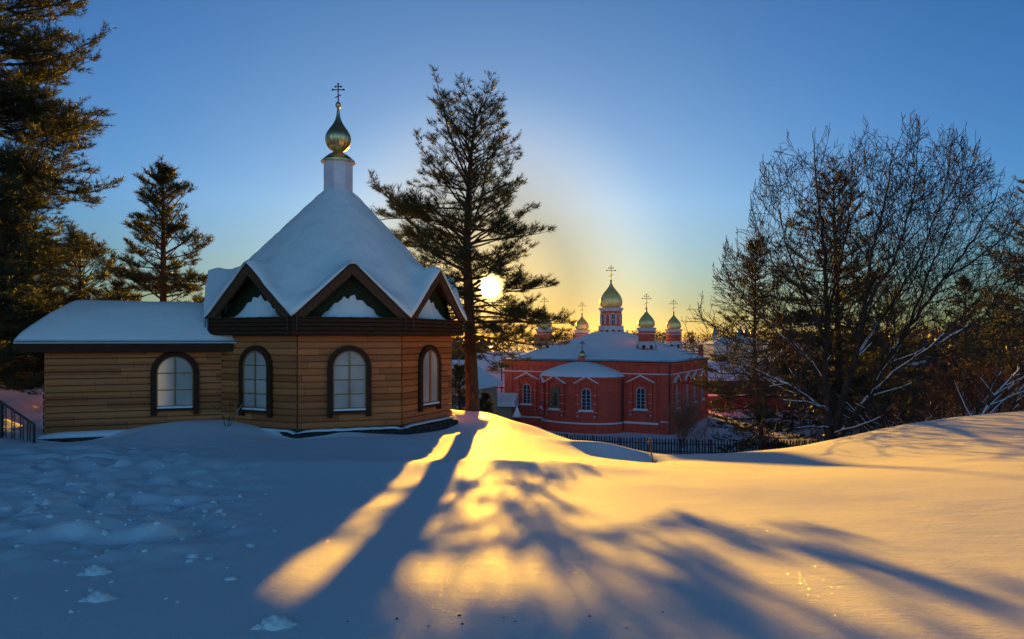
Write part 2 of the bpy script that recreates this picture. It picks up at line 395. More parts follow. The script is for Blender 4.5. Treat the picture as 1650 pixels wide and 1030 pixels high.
def lumps(name, spots, mat_, smooth=True):
    g = np.random.default_rng(5); VV = []; FF = []; n = 0
    for (x, y, s) in spots:
        d = 1 + .5*(g.random(len(IV))-.5)
        a = g.random()*6.28; st = g.uniform(.6,1.5)
        v = IV*d[:,None]*s*np.array([st, 1/st**.5, g.uniform(.55,1.15)])
        v = np.stack([v[:,0]*np.cos(a)-v[:,1]*np.sin(a), v[:,0]*np.sin(a)+v[:,1]*np.cos(a), v[:,2]], -1)
        v += np.array([x, y, gz(x, y) - s*.15])
        VV.append(v); FF.append(IF+n); n += len(IV)
    return fast_obj(name, np.concatenate(VV), np.concatenate(FF), mat_, smooth=smooth)
g0 = np.random.default_rng(11); spots = []
while len(spots) < 280:
    px, py = g0.uniform(-20, 460), g0.uniform(715, 1000)
    if g0.random() > math.exp(-((px-190)/190)**2 - ((py-820)/75)**2) + .05: continue
    Y = np.interp(py, [700,752,800,930,1030],[20,12.6,8.4,4.45,3.25])
    spots.append(((px-CX)/F*Y, Y, g0.gamma(1.3, .009)+.006))
o = lumps('snow_lumps', spots, M['snow2']); tag(o, 'scattered crusty lumps of snow on the trodden shaded foreground', 'snow', kind='stuff')
# three bigger single clods
for (px, py, Y, s, lab) in ((445,1018,3.45,.062,'pointed clod of snow standing at the bottom edge of the shaded foreground'),
                            (160,972,3.95,.055,'low rounded clod of snow in the dark lower left corner'),
                            (155,922,4.6,.06,'flat snow clod lying in blue shade above the lower left clod')):
    x = (px-CX)/F*Y
    o = lumps('snow_clod', [(x, Y, s), (x+s*.9, Y+.03, s*.6), (x-s*1.3, Y-.02, s*.5)], M['snow2']); tag(o, lab, 'snow clod', 'snow clods in the foreground')
# bits of bark and twig lying on the snow
spots = []
for px, py in ((950,1000),(105,1002),(812,1003),(1068,992),(745,1012),(930,878),(617,832),(622,830),(628,833),(690,1015),(640,1005),(1010,1016),(560,1008),(740,1000),(830,1008)):
    Y = np.interp(py, [800,930,1030],[8.4,4.45,3.25]); spots.append(((px-CX)/F*Y, Y, .003 + .004*g0.random()))
o = lumps('bark_debris', spots, M['barkd']); tag(o, 'dark crumbs of bark lying on the sunlit snow', 'debris', kind='stuff')

# ------------------------------------------------------------------ chapel
ALPHA = R(20)
CC = Vector(((545-CX)/F*25.6, 25.6, -2.8))
S = 3.25; AP = S/2/math.tan(PI/8); RR = S/2/math.sin(PI/8)
ch = empty('wooden_chapel', CC, ALPHA)
tag(ch, 'octagonal wooden chapel with snow-laden gabled roof and gilt onion dome', 'chapel')
PITCH = .2114; NB = 14
def siding(x0, x1, T, nb, name, z0=0):
    """lapped log boards: one wall panel; T(x, z, out) -> local point"""
    prof = []
    for k in range(nb):
        zb = z0 + k*PITCH
        prof += [(zb, -.03), (zb+.016, -.03), (zb+.019, .036), (zb+PITCH*.5, .046), (zb+PITCH-.03, .036), (zb+PITCH-.008, .010)]
    prof.append((z0+nb*PITCH, 0))
    vs = []; fs = []
    for z, o_ in prof: vs += [T(x0, z, o_), T(x1, z, o_)]
    for i in range(len(prof)-1): fs.append((2*i, 2*i+1, 2*i+3, 2*i+2))
    return vs, fs
def face_T(k, ap=AP):
    th = R(-90 + 45*k); nx_, ny_ = math.cos(th), math.sin(th); tx, ty = -ny_, nx_
    return lambda a, z, o_: (nx_*(ap+o_)+tx*a, ny_*(ap+o_)+ty*a, z)
def panel_obj(name, x0, x1, T, nb, parent, z0=0):
    vs, fs = siding(x0, x1, T, nb, name, z0)
    return MB().add(vs, fs).build(name, M['board'], parent)
def arch(w, zb, zs, n=14):
    """arched outline: width w, bottom zb, springing zs"""
    r = w/2
    return [(-r, zb)] + [(-r*math.cos(PI*i/n), zs + r*math.sin(PI*i/n)) for i in range(n+1)] + [(r, zb)]
def chapel_window(T, cx, parent, w, zb, zt, legs=.26, sur=.165, rows=4, label=None, pane='curtain'):
    T2 = lambda a, z, o_: T(a+cx, z, o_)
    zs = zt - w/2
    ou = arch(w+2*sur, zb-legs, zs); inn = arch(w, zb-legs, zs)
    root = MB().ring(ou, inn, T2, .0, .13, closed=False).build('window', M['brown'], parent)
    bevel(root, .012)
    if label: root['label'] = label
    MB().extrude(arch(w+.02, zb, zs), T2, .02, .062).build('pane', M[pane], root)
    m = MB().ring(arch(w-.001, zb, zs), arch(w-.075, zb+.04, zs), T2, .05, .10, closed=False)
    m.extrude([(-w/2, zb-.02),(w/2, zb-.02),(w/2, zb+.04),(-w/2, zb+.04)], T2, .05, .099)
    bar = .024 if rows > 1 else .045
    m.extrude([(-bar, zb+.04),(bar, zb+.04),(bar, zt-.03),(-bar, zt-.03)], T2, .06, .095)
    if rows > 1:
        for i in range(1, rows):
            z = zb + (zt-zb)*(i/rows) if rows != 4 else zb + (zt-zb)*(.245*i+.01)
            if z < zt-.12:
                hw = w/2-.03 if z < zs else math.sqrt(max(0,(w/2-.03)**2-(z-zs)**2))
                m.extrude([(-hw, z-.017),(hw, z-.017),(hw, z+.017),(-hw, z+.017)], T2, .062, .09)
    m.build('frame', M['sash'], root)
    MB().extrude([(-w/2, zb-.13),(w/2, zb-.13),(w/2, zb-.05),(-w/2, zb-.05)], T2, .0, .12).build('sill', M['brown'], root)
    s = MB().extrude([(-w/2+.01, zb-.05),(w/2-.01, zb-.05),(w/2-.03, zb+.01),(-w/2+.04, zb+.015)], T2, .03, .17).build('sill_snow', M['snow2'], root)
    bevel(s, .025, 3)
    return root
for k in range(-3, 5):
    T = face_T(k)
    panel_obj('wall', -S/2, S/2, T, NB, ch)
for k, x in ((0, -.05), (-1, -.05), (1, .0)):
    chapel_window(face_T(k, AP+.03), x, ch, 1.04, .60, 2.46, rows=4 if k < 1 else 1)
# inner core, so that light does not pass
MB().lathe([(RR-.05, -.6), (RR-.05, 3.0)], 8, ph=PI/8).build('inner_walls', M['darkwood'], ch)
# plinth and its snow
MB().lathe([(RR+.30, -1.6), (RR+.27, -.18), (RR+.02, -.12), (RR-.1, .0)], 8, ph=PI/8).build('plinth', M['stone'], ch)
def eight(name, matn, parent, a0, z0, a1, z1, ks=range(-3,5), jag=.02, gap=.04):
    for k in ks:
        T = face_T(k, 0); n = 14; vs = []; fs = []
        w0 = a0*math.tan(PI/8)-gap; w1 = a1*math.tan(PI/8)-gap
        for i in range(n+1):
            t = -1+2*i/n; e = max(0, 1-abs(t)**6); j = jag*rnd.uniform(-1,1)
            top = z1*(.25+.75*e**.5)+(1-(.25+.75*e**.5))*z0
            vs += [T(t*w0, z0, a0), T(t*(w1+w0)/2, z0 + (top-z0)*.75+j, a1+(a0-a1)*.12+j), T(t*w1, top+j, a1-(a1-a0)*.35), T(t*w0, top+.02, a0)]
        for i in range(n):
            for q in range(3): fs.append((4*i+q, 4*i+4+q, 4*i+5+q, 4*i+1+q))
            fs.append((4*i+3, 4*i+7, 4*i+4, 4*i))
        MB().add(vs, fs).build(name, M[matn], parent, smooth=True)
eight('snow_ledge', 'snow2', ch, AP+.0, -.13, AP+.27, -.02)
# fascia band
fas = []
zz = 2.955
fas.append((AP-.05, zz)); fas.append((AP+.40, zz))
for i in range(4):
    z = 2.955+.02+i*.128
    fas += [(AP+.40, z), (AP+.445, z+.008), (AP+.445, z+.10), (AP+.41, z+.118)]
fas += [(AP+.46, 3.48), (AP+.46, 3.52), (AP-.2, 3.52)]
MB().lathe([(r/math.cos(PI/8), z) for r, z in fas], 8, ph=PI/8).build('fascia', M['eave'], ch)
# roof heightfield
AO = AP+.50; ZP, ZE, ZA = 5.28, 3.50, 8.20
HW = AO*math.tan(PI/8)
def smax(a, b, k): return np.log(np.exp(k*a)+np.exp(k*b))/k
def roof_h(x, y, k=14, lift=0):
    r = np.hypot(x, y)
    cone = ZA - 1.07*(np.maximum(r, .3)-.42) + .14*np.sin(np.clip(r/4.8,0,1)*PI)
    th = np.arctan2(y, x); kk = np.round((th + PI/2)/(PI/4)); fa = -PI/2 + kk*PI/4
    t = np.abs(-np.sin(fa)*x + np.cos(fa)*y)
    tt = np.sqrt(t*t + (.03+lift*.5)**2)
    gb = ZP - (ZP-ZE)*tt/HW
    return smax(cone, gb, k)
def roof_mesh(name, ap, thick, mat_, k, parent, top_off, edge_round, n_th=192, n_r=44, jag=0):
    ths = np.linspace(0, 2*PI, n_th, endpoint=False) + .0001; VV = []
    us = np.linspace(.06, 1, n_r)**.9
    def rad(th):
        kk = np.round((th + PI/2)/(PI/4)); fa = -PI/2 + kk*PI/4
        return ap/np.cos(th-fa)*(1+(.016*fbm(th*9, th*0+3, 3, 6) if edge_round else 0))
    TH, U = np.meshgrid(ths, us); RD = rad(TH)*U
    X, Y = RD*np.cos(TH), RD*np.sin(TH)
    h = roof_h(X, Y, k, top_off)
    e = (1-U)*rad(TH)
    up = top_off*(1 if edge_round == 0 else np.clip(.35+.65*np.sqrt(np.clip(1-(1-np.clip(e/edge_round,0,1))**2,0,1)),0,1))
    if jag:
        up = up + jag*fbm(X*1.3, Y*1.3, 4, 9)*np.clip(e*3+.3,0,1)
    Zt = h+up; Zb = roof_h(X, Y, 30) + (0 if edge_round else -thick)
    if edge_round:
        Zb = Zb + .01
    n = TH.size
    V = np.concatenate([np.stack([X,Y,Zt],-1).reshape(-1,3), np.stack([X,Y,Zb],-1).reshape(-1,3)])
    i = np.arange(n).reshape(TH.shape); j = np.roll(i, -1, 1)
    q = [np.stack([i[:-1],i[1:],j[1:],j[:-1]],-1).reshape(-1,4), np.stack([i[:-1],j[:-1],j[1:],i[1:]],-1).reshape(-1,4)+n,
         np.stack([i[-1],i[-1]+n,j[-1]+n,j[-1]],-1).reshape(-1,4)]
    return fast_obj(name, V, np.concatenate(q), mat_, parent, smooth=edge_round > 0)
roof = roof_mesh('roof', AO, .07, M['eave'], 30, ch, 0, 0)
roof_mesh('snow_cover', AO+.05, .2, M['snow2'], 7, roof, .20, .38, n_th=320, n_r=70, jag=.13)
# gables: barge boards, green boarded field set back, snow lying on the ledge
for k in range(-3, 5):
    T = face_T(k, 0)
    zp, ze, hw = ZP-.05, ZE+.02, HW
    bw = .40
    sl = (zp-ze)/hw
    ou = [(-hw, ze), (0, zp), (hw, ze)]; inn = [(-hw+bw*1.0, ze), (0, zp-bw*sl*1.0), (hw-bw*1.0, ze)]
    g = MB().ring(ou, inn, T, AO-.10, AO-.01, closed=False).build('gable', M['barge'], ch)
    MB().extrude([(-hw+.2, ze), (hw-.2, ze), (0, zp-.15)], T, AP-.05, AP+.02).build('gable_field', M['green'], g)
    vs = []; fs = []; n = 18; m = 7
    wv = .95
    for i in range(n+1):
        t = -1+2*i/n
        hgt = .66*(1-abs(t)**1.6)*(1+.12*math.sin(i*2.1+k))+.02
        for j in range(m+1):
            s = j/m
            vs.append(T(t*(wv-.04*s)+.02*math.sin(i*3.3), ze + hgt*(s**1.5) + .012*math.sin(i*5+j*3+k), AO-.16 - s*(AO-.16-AP-.03) + .012*math.sin(i*4.4)))
    for i in range(n):
        for j in range(m): fs.append((i*(m+1)+j, (i+1)*(m+1)+j, (i+1)*(m+1)+j+1, i*(m+1)+j+1))
    MB().add(vs, fs).build('gable_snow', M['snow2'], g, smooth=True)
# corner rods at the valleys
for k in range(-3, 5):
    th = R(-90+45*k+22.5); rr = (AP+.47)/math.cos(PI/8)
    m = MB()
    for s in (-1, 1):
        tx, ty = -math.sin(th)*s*.15, math.cos(th)*s*.15
        m.tube([(rr*math.cos(th)+tx-.02*math.cos(th), rr*math.sin(th)+ty-.02*math.sin(th), 3.58), (rr*math.cos(th)+tx, rr*math.sin(th)+ty, 3.10)], .016, 6)
    m.build('drain_rod', M['iron'], ch)
# steeple
nk = MB().lathe([(.53, 7.7), (.53, 9.40), (.56, 9.42), (.56, 9.47)], 8, ph=PI/8).build('steeple_drum', M['whitemet'], ch)
m = MB()
for k in range(8):
    a = R(45*k+22.5); m.tube([(.535*math.cos(a), .535*math.sin(a), 7.9), (.535*math.cos(a), .535*math.sin(a), 9.4)], .018, 5)
m.build('standing_seam', M['whitemet'], nk)
MB().lathe([(.555, 8.06), (.60, 8.08), (.60, 8.16), (.54, 8.20)], 8, ph=PI/8).build('drum_collar', M['eave'], nk)
MB().lathe([(.64, 9.44), (.64, 9.48), (.42, 9.68), (.20, 9.83), (.17, 9.88)], 16, ph=PI/8).build('drum_cap', M['goldold'], nk)
def cross_mesh(m, z0, H, t, w=None, cx=0, cy=0, rz=0):
    """three-barred cross standing at z0, height H"""
    c, s = math.cos(rz), math.sin(rz)
    def bar(xa, za, xb, zb, th):
        m.beam((cx+xa*c, cy+xa*s, za), (cx+xb*c, cy+xb*s, zb), th*.8, th, up=(-s, c, 0))
    m.beam((cx, cy, z0), (cx, cy, z0+H), t, t, up=(-s, c, 0))
    bar(-.15*H, z0+.86*H, .15*H, z0+.86*H, t*.9)
    bar(-.30*H, z0+.69*H, .30*H, z0+.69*H, t*.95)
    bar(-.15*H, z0+.42*H, .15*H, z0+.29*H, t*.85) if False else bar(-.16*H, z0+.27*H, .16*H, z0+.42*H, t*.85)
    for xx, zz_ in ((-.30,.69),(.30,.69),(-.15,.86),(.15,.86),(0,1.0)):
        m.box(cx+xx*H*c-t*.8, cx+xx*H*c+t*.8, cy+xx*H*s-t*.6, cy+xx*H*s+t*.6, z0+zz_*H-t*.8, z0+zz_*H+t*.8)
def onion(m, prof, n, gores=0, c=(0,0)):
    vs = []; fs = []
    for r, z in prof:
        for k in range(n):
            a = 2*PI*k/n
            g_ = 1 + (.035*abs(math.cos(a*gores/2))-.02 if gores and r > .1 else 0)
            vs.append((c[0]+r*g_*math.cos(a), c[1]+r*g_*math.sin(a), z))
    for i in range(len(prof)-1):
        for k in range(n): fs.append((i*n+k, i*n+(k+1)%n, (i+1)*n+(k+1)%n, (i+1)*n+k))
    fs += [tuple(range(n-1,-1,-1)), tuple(range(len(vs)-n, len(vs)))]
    m.add(vs, fs); return m
pr = [(.17,9.86),(.20,9.88),(.33,9.96),(.42,10.08),(.465,10.22),(.475,10.34),(.455,10.46),(.40,10.58),(.32,10.70),(.235,10.82),(.165,10.93),(.12,11.03),(.085,11.14),(.062,11.28),(.048,11.42),(.035,11.50)]
dm = onion(MB(), pr, 96, 16).build('onion_dome', M['goldold'], ch, smooth=True)
MB().lathe([(.02,11.36+.12),(.07,11.50),(.10,11.56),(.105,11.60),(.10,11.65),(.06,11.71),(.02,11.74)], 16).build('finial_ball', M['goldold'], dm, smooth=True)
m = MB(); cross_mesh(m, 11.70, .70, .038, rz=-ALPHA); m.build('cross', M['iron'], dm)

# ---- annex of the chapel (one building with it)
AX0, AX1 = -8.96, -RR*math.cos(PI/8)-.02
AYF = -RR*math.sin(PI/8); AYB = 1.62
TA = lambda a, z, o_: (a, AYF-o_, z)
NA = 12
ZAW = NA*PITCH - .10
panel_obj('wall', AX0, AX1, TA, NA, ch, -.10)
panel_obj('wall', AYF, AYB, lambda a, z, o_: (AX0-o_, a, z), NA, ch, -.10)
panel_obj('wall', AX0, AX1, lambda a, z, o_: (a, AYB+o_, z), NA, ch, -.10)
MB().box(AX0+.02, AX1+.8, AYF+.02, AYB-.02, -.9, ZAW-.02).build('inner_walls', M['darkwood'], ch)
chapel_window(lambda a, z, o_: (a, AYF-.03-o_, z), -5.33, ch, 1.08, .64, 2.27, rows=3, sur=.17, legs=.27, label='wide arched window of the low annex, with a warm glow painted on its left half', pane='pane_glow')
MB().box(AX0-.27, AX1+.35, AYF-.27, AYB+.27, -1.5, -.22).build('plinth', M['stone'], ch)
vs = []; n = 30; fs = []
for i in range(n+1):
    x = AX0-.12+(AX1+.1-AX0)*i/n; j = rnd.uniform(-.012,.012)
    e = min(1, min(i, n-i)/4)
    vs += [(x, AYF+.02, -.22), (x, AYF-.26, -.22), (x, AYF-.25+j, -.18+.06*e**.5+j), (x, AYF-.1, -.15+.1*e**.5), (x, AYF+.02, -.14+.1*e**.5)]
for i in range(n):
    for q in range(4): fs.append((5*i+q, 5*i+5+q, 5*i+6+q, 5*i+1+q))
MB().add(vs, fs).build('snow_ledge', M['snow2'], ch, smooth=True)
# annex roof
EX0, EX1, EY0, EY1 = AX0-.62, AX1+.45, AYF-.42, AYB+.42
zr = ZAW - .01
m = MB().box(EX0, EX1, EY0, EY1, zr, zr+.15); m.box(EX0-.03, EX1-.02, EY0-.03, EY1+.03, zr+.15, zr+.27)
ar = m.build('annex_roof', M['eave'], ch)
n1, n2 = 90, 60
GXr, GYr = np.meshgrid(np.linspace(EX0-.06, EX1+.10, n1), np.linspace(EY0-.07, EY1+.07, n2))
dF = np.minimum(GYr-(EY0-.07), (EY1+.07)-GYr); dL = GXr-(EX0-.06)
def prof_(d, w): 
    t = np.clip(d/w, 0, 1); return (1-(1-t)**1.75)
hh = np.minimum(prof_(dF, 2.1), .10 + .90*np.clip(dL/1.15,0,1)**.9)
for _q in range(3):
    hp = np.pad(hh, 1, mode='edge'); hh = (hp[1:-1,:-2]+hp[1:-1,2:]+hp[:-2,1:-1]+hp[2:,1:-1]+2*hh)/6
hh = np.minimum(hh, 1)
edge = np.minimum(dF, dL)
hr = .07*np.sqrt(np.clip(edge/.12, 0, 1)) + 1.36*hh + .03*fbm(GXr*1.1, GYr*1.5, 3, 4)*np.clip(edge*3,0,1)
hr = hr*np.where(dL < 2.0, 1, 1) + .16*np.exp(-((GXr-EX1)/.5)**2)*np.clip(dF*2,0,1)
Zt = zr+.27+hr
V = np.concatenate([np.stack([GXr,GYr,Zt],-1).reshape(-1,3), np.stack([GXr,GYr,GXr*0+zr+.272],-1).reshape(-1,3)])
i = np.arange(n1*n2).reshape(n2, n1); N_ = n1*n2
q = [np.stack([i[:-1,:-1],i[:-1,1:],i[1:,1:],i[1:,:-1]],-1).reshape(-1,4)]
for e in (i[0], i[-1], i[:,0], i[:,-1]): q.append(np.stack([e[:-1],e[1:],e[1:]+N_,e[:-1]+N_],-1))
fast_obj('snow_cover', V, np.concatenate(q), M['snow2'], ar, smooth=True)

# ------------------------------------------------------------------ brick church
TH_ = R(-27)
BC = Vector((12.86, 88.65, -10.4)); HB = 10.15
bc = empty('brick_church', BC, TH_)
tag(bc, 'red brick church with snowy hipped roof and five golden onion domes', 'church')
mainw = MB().box(-HB, HB, -HB, HB, -1.5, 8.0)
mainw.build('wall', M['brick'], bc)
# relief: plinth, pilasters, cornices, frieze
m = MB()
m.box(-HB-.25, HB+.25, -HB-.25, HB+.25, -1.5, 1.0)
m.build('plinth', M['brickd'], bc)
m = MB()
m.box(-HB-.16, HB+.16, -HB-.16, HB+.16, 6.25, 6.42); m.box(-HB-.26, HB+.26, -HB-.26, HB+.26, 6.42, 6.56)
m.box(-HB-.3, HB+.3, -HB-.3, HB+.3, 7.72, 7.98); m.box(-HB-.15, HB+.15, -HB-.15, HB+.15, 7.5, 7.72)
m.build('cornice', M['brickd'], bc)
for x in (-HB+.45, HB-.45): MB().box(x-.5, x+.5, -HB-.2, -HB+.1, 1.0, 7.49).build('pilaster', M['brickd'], bc)
for x in (-4.95, 4.95): MB().box(x-.22, x+.22, -HB-.14, -HB+.1, 1.0, 6.24).build('pilaster', M['brickd'], bc)
for x in (HB-1.6, -HB+1.6): MB().box(x-.18, x+.18, -HB-.12, -HB+.1, 1.0, 6.2).build('pilaster', M['brickd'], bc)
for y_ in (-HB+.45, -4.1, 0, 4.1, HB-.45): MB().box(HB-.1, HB+.22, y_-.4, y_+.4, 1.0, 7.48).build('pilaster', M['brickd'], bc)
m = MB()
for i in range(22):
    x = -HB+1.3+i*(2*HB-2.6)/21
    if abs(x) > 1: m.box(x-.12, x+.12, -HB-.11, -HB+.05, 6.6, 7.5)
    y_ = x
    m.box(HB-.05, HB+.14, y_-.14, y_+.14, 6.6, 7.5)
for i in range(34):
    x = -HB+1.2+i*(2*HB-2.4)/33
    if abs(x) > 5.2: m.box(x-.13, x+.13, -HB-.12, -HB+.05, 5.35, 5.62)
m.build('frieze', M['brickd'], bc)
# snow on ledges
m = MB()
m.box(-HB-.24, -4.6, -HB-.27, -HB-.02, 6.565, 6.66); m.box(4.8, HB+.25, -HB-.27, -HB-.02, 6.565, 6.66); m.box(HB+.02, HB+.27, -HB-.2, HB, 6.565, 6.64)
m.box(4.9, HB-1.2, -HB-.24, -HB-.01, 1.0, 1.22); m.box(-HB+1.2, -4.9, -HB-.24, -HB-.01, 1.0, 1.18); m.box(HB-.95, HB+.05, -HB-.24, -HB-.21, 1.3, 1.45)
bevel(m.build('ledge_snow', M['snow2'], bc), .05)
def church_window(T, parent, cx, zb, w=1.05, h=2.35, kind='window', wide=1.15, label=None):
    T2 = lambda a, z, o_: T(a+cx, z, o_)
    zs = zb+h-w/2
    root = MB()
    for s in (-1, 1):
        root.extrude([(s*wide-.17, zb-.5),(s*wide+.17, zb-.5),(s*wide+.17, zb+h+.55),(s*wide-.17, zb+h+.55)], T2, 0, .2)
        for zz_ in (zb-.5, zb+.45, zb+1.4, zb+2.1): root.extrude([(s*wide-.24, zz_),(s*wide+.24, zz_),(s*wide+.24, zz_+.16),(s*wide-.24, zz_+.16)], T2, 0, .26)
        root.extrude([(s*wide-.16, zb-.72),(s*wide+.16, zb-.72),(s*wide, zb-1.0)] if False else [(s*wide-.2, zb-.62),(s*wide, zb-.98),(s*wide+.2, zb-.62)], T2, 0, .2)
    root.ring([(-wide-.42, zb+h+.5),(0, zb+h+1.28),(wide+.42, zb+h+.5)], [(-wide-.02, zb+h+.42),(0, zb+h+1.0),(wide+.02, zb+h+.42)], T2, 0, .3, closed=False)
    root.ring(arch(w+.5, zb-.1, zs), arch(w+.02, zb-.1, zs), T2, 0, .1, closed=False)
    root = root.build(kind, M['brickd'], parent)
    if label: root['label'] = label
    if kind == 'icon_niche':
        MB().ring(arch(w+.3, zb, zs), arch(w-.1, zb, zs), T2, .1, .16, closed=False).build('niche_frame', M['niche'], root)
        MB().extrude(arch(w, zb, zs), T2, .02, .05).build('painted_panel', M['niche'], root)
        fg = MB()
        fg.extrude([(-.22, zb+.25),(-.26, zb+.9),(-.2, zb+1.35),(-.08, zb+1.5),(.08, zb+1.5),(.2, zb+1.35),(.26, zb+.9),(.22, zb+.25)], T2, .05, .10)
        fg.extrude([(.13*math.cos(a*PI/5), zb+1.64+.15*math.sin(a*PI/5)) for a in range(10)], T2, .05, .10)
        fg.build('painted_figure', M['darkwood'], root)
    else:
        MB().extrude(arch(w, zb, zs), T2, .02, .04).build('pane', M['glass'], root)
        f = MB().ring(arch(w+.02, zb, zs), arch(w-.14, zb+.07, zs), T2, .04, .12, closed=False)
        f.extrude([(-.04, zb),(.04, zb),(.04, zb+h-.05),(-.04, zb+h-.05)], T2, .04, .10)
        for i in range(1, 5):
            z = zb+i*.40; f.extrude([(-w/2, z-.02),(w/2, z-.02),(w/2, z+.02),(-w/2, z+.02)], T2, .04, .09)
        f.build('frame', M['white'], root)
    MB().extrude([(-.85, zb-.25),(.85, zb-.25),(.78, zb-.02),(-.78, zb-.02)], T2, .02, .32).build('sill_snow', M['snow2'], root)
    s = MB()
    for q in (-1, 1):
        s.extrude([(q*wide-.15, zb-.66),(q*wide, zb-.94),(q*wide+.15, zb-.66)], T2, .20, .23)
        for zz_ in (zb-.34, zb+.61, zb+1.56): s.extrude([(q*wide-.22, zz_),(q*wide+.22, zz_),(q*wide+.22, zz_+.05),(q*wide-.22, zz_+.05)], T2, .02, .27)
    s.build('ledge_caps', M['white'], root)
    s = MB()
    s.ring([(-wide-.44, zb+h+.60),(0, zb+h+1.42),(wide+.44, zb+h+.60)], [(-wide-.44, zb+h+.50),(0, zb+h+1.285),(wide+.44, zb+h+.50)], T2, .02, .34, closed=False)
    s.build('hood_snow', M['snow2'], root)
    return root
TF = lambda a, z, o_: (a, -HB-o_, z)
church_window(TF, bc, 6.95, 2.75); church_window(TF, bc, -7.2, 2.75)
TR = lambda a, z, o_: (HB+o_, a, z)
for y_ in (-7.2, -2.1, 2.1, 6.6): church_window(TR, bc, y_, 2.75, wide=.95)
# apse
AW, AD = 4.75, 3.3
apse_pts = [(-AW*math.cos(PI*i/24)*1.0, -HB - AD*math.sin(PI*i/24)**.8) for i in range(25)]
def apse_solid(m, off, z0, z1):
    o_ = [( (AW+off)*-math.cos(PI*i/24), -HB+.1 - (AD+off+.1)*math.sin(PI*i/24)**.8) for i in range(25)]
    n = len(o_); m.add([(x,y_,z0) for x,y_ in o_]+[(x,y_,z1) for x,y_ in o_], [(i,i+1,n+i+1,n+i) for i in range(n-1)]+[tuple(range(n)), tuple(range(2*n-1,n-1,-1)), (0,n,2*n-1,n-1)])
m = MB(); apse_solid(m, 0, -1.5, 6.15); ap = m.build('apse', M['brick'], bc)
m = MB(); apse_solid(m, .25, -1.5, 1.0); m.build('apse_plinth', M['brickd'], ap)
m = MB(); apse_solid(m, .12, 5.75, 5.95); apse_solid(m, .26, 5.95, 6.25); m.build('apse_cornice', M['brickd'], ap)
m = MB(); apse_solid(m, .24, 1.005, 1.16); m.build('ledge_snow', M['snow2'], ap)
# apse roof: snowy half dome
vs = []; fs = []; nr, na = 12, 28
for i in range(nr+1):
    s = i/nr
    for j in range(na+1):
        a = PI*j/na
        vs.append((-(AW+.4)*math.cos(a)*(1-s), -HB+.02-(AD+.4)*math.sin(a)**.8*(1-s), 6.26+ (.22 if i else 0) + 1.45*(1-(1-s)**1.7)))
for i in range(nr):
    for j in range(na): fs.append((i*(na+1)+j, i*(na+1)+j+1, (i+1)*(na+1)+j+1, (i+1)*(na+1)+j))
MB().add(vs, fs).build('snow_cover', M['snow2'], ap, smooth=True)
def apse_T(t):
    a = R(90+t); px_ = -AW*math.cos(a); py_ = -HB-AD*math.sin(a)**.8
    nxv, nyv = -math.cos(a)/AW, -math.sin(a)/AD; l = math.hypot(nxv, nyv); nxv /= l; nyv /= l
    return lambda b, z, o_: (px_+nxv*o_ - nyv*b, py_+nyv*o_ + nxv*b, z)
church_window(apse_T(-27), ap, 0, 2.65, kind='icon_niche', label='arched niche with a pale painted standing figure'); church_window(apse_T(20), ap, 0, 2.65, wide=.95); church_window(apse_T(-66), ap, 0, 2.65, wide=.7)
# little cupola above apse
cu = MB().box(-.38, .38, -HB-.5, -HB+.26, 7.6, 8.35).build('cupola_base', M['brickd'], ap)
onion(MB(), [(.28,8.35),(.4,8.5),(.44,8.68),(.38,8.86),(.22,9.04),(.1,9.2),(.05,9.4)], 20, c=(0,-HB-.12)).build('cupola', M['goldold'], cu, smooth=True)
m = MB(); cross_mesh(m, 9.35, .9, .07, cx=0, cy=-HB-.12, rz=-TH_); m.build('cross', M['iron'], cu)
# main roof
n = 61
gx, gy = np.meshgrid(np.linspace(-HB-.55, HB+.55, n), np.linspace(-HB-.55, HB+.55, n))
mm = np.maximum(np.abs(gx), np.abs(gy))
sq = (np.abs(gx)**5+np.abs(gy)**5)**.2*.7 + mm*.3
t = np.clip(1-(sq-1.6)/(HB-1.05), 0, 1.0)
dd = (HB+.55-mm)
hz_ = 8.0+.12*np.sqrt(np.clip(dd/.25,0,1)) + 3.35*(t**.92) + .10*fbm(gx*.35, gy*.35, 3, 2)*np.clip(dd,0,1)
V = np.concatenate([np.stack([gx,gy,hz_],-1).reshape(-1,3), np.stack([gx,gy,gx*0+7.99],-1).reshape(-1,3)])
i = np.arange(n*n).reshape(n,n); q = [np.stack([i[:-1,:-1],i[:-1,1:],i[1:,1:],i[1:,:-1]],-1).reshape(-1,4)]
for e in (i[0], i[-1], i[:,0], i[:,-1]): q.append(np.stack([e[:-1],e[1:],e[1:]+n*n,e[:-1]+n*n],-1))
br = MB().box(-HB-.5, HB+.5, -HB-.5, HB+.5, 7.90, 7.985).build('roof', M['brown'], bc)
fast_obj('snow_cover', V, np.concatenate(q), M['snow2'], br, smooth=True)
